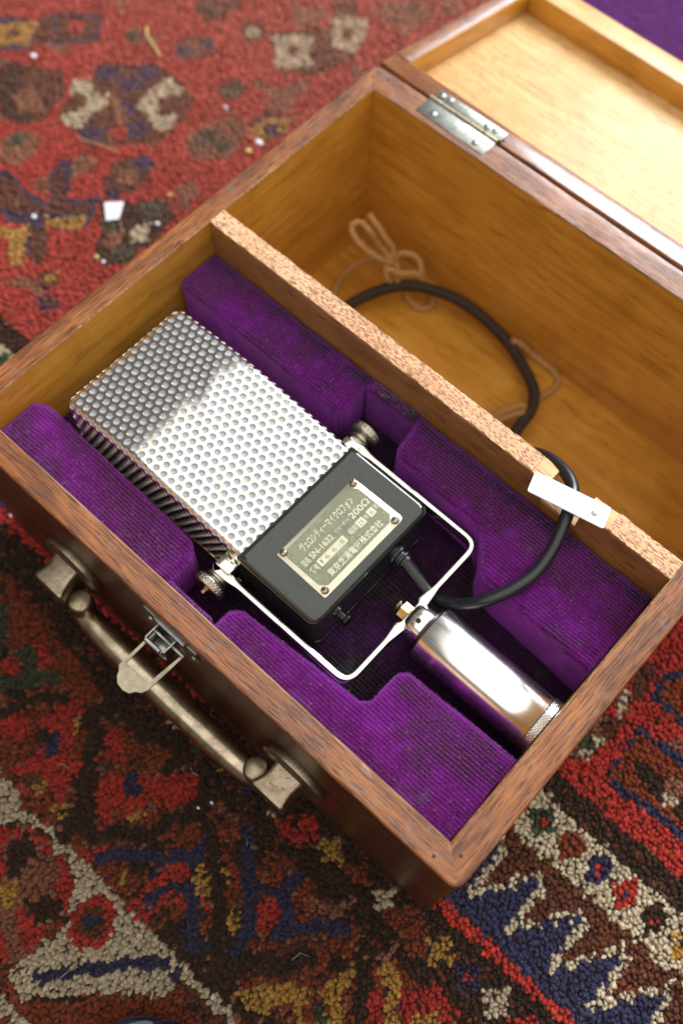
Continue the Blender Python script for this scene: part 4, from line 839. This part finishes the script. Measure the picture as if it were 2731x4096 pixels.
scrap(-12.47, 22.65, 0.36, 0.324, 'paper', 'round white speck close against the left wall of the case', 'fluff', 'fluff', seed=2)
scrap(-13.53, 17.24, 0.38, 0.342, 'straw', 'yellow crumb on the red field near the case wall', 'crumb', 'crumb', seed=3)
scrap(-12.83, 17.29, 0.34, 0.306, 'paper', 'tiny pale speck touching the yellow crumb', 'fluff', 'fluff', seed=4)
scrap(-13.84, 25.27, 0.35, 0.315, 'straw', 'lone yellow-green crumb above the green flower motif', 'crumb', 'crumb', seed=5)
scrap(-33.03, 27.78, 0.5, 0.45, 'paper', 'round pinkish white speck near the upper left corner of the photo', 'fluff', 'fluff', seed=6)
scrap(-17.13, 34.84, 0.4, 0.24, 'paper', 'long pale speck right of the round medallion', 'fluff', 'fluff', seed=7)
scrap(-12.52, 32.84, 0.5, 0.45, 'straw', 'pale round crumb against the upper left wall of the case', 'crumb', 'crumb', seed=8)
scrap(-12.54, 34.03, 0.7, 0.42, 'paper', 'flat whitish scrap beside the yellow motif at the case wall', 'paper_scrap', 'paper scrap', seed=9)
scrap(21.57, -6.36, 0.17, 0.153, 'paper', 'tiny white speck, the left of a pair below the handle', 'fluff', 'fluff', seed=10)
scrap(21.96, -5.6, 0.2, 0.18, 'paper', 'tiny white flake, the right of a pair below the handle', 'fluff', 'fluff', seed=11)
scrap(-1.6, -1.34, 0.3, 0.27, 'paper', 'pale blue speck where the red stripe meets the case', 'fluff', 'fluff', seed=12)
for i, (pts, lab) in enumerate(((((-28.5, 36.62, -14.6), (-27.4, 35.7, -14.2), (-26.2, 35.3, -14.2), (-25.19, 35.05, -14.6)), 'pale curved thread lying on the red field above the round medallion'),
                                (((-23.38, 24.09, -14.6), (-22.4, 24.3, -14.3), (-21.0, 24.9, -14.3), (-19.85, 25.49, -14.6)), 'thin tan thread lying just below the round medallion'))):
    tag(MB().add(*tube(pts, .07 if i else .09, 6, 8)).obj('thread', 'string' if i else 'straw'), lab, 'thread')
# unidentified dark glossy thing reaching in at the bottom edge
b = MB()
b.add(*tube([(25.9, -19.2, -14.0), (26.9, -17.7, -13.5), (27.6, -16.75, -13.4), (28.3, -16.2, -13.6), (28.2, -16.9, -13.9)], .34, 20, 8, rf=lambda t: .40 * math.sin(math.pi * (.12 + .8 * t)) ** .5))
b.add(*tube([(28.0, -17.1, -13.9), (28.5, -16.3, -13.45), (29.1, -15.75, -13.3), (29.75, -15.6, -13.5), (30.6, -16.3, -13.8), (31.2, -17.4, -14.1)], .42, 20, 8, rf=lambda t: .48 * math.sin(math.pi * (.12 + .8 * t)) ** .5))
tag(b.obj('plastic_object', 'bluegloss'), 'glossy dark blue rounded object poking in at the bottom edge of the photo', 'clip')
for o in list(bpy.data.objects):
    if '_org' in o: del o['_org']
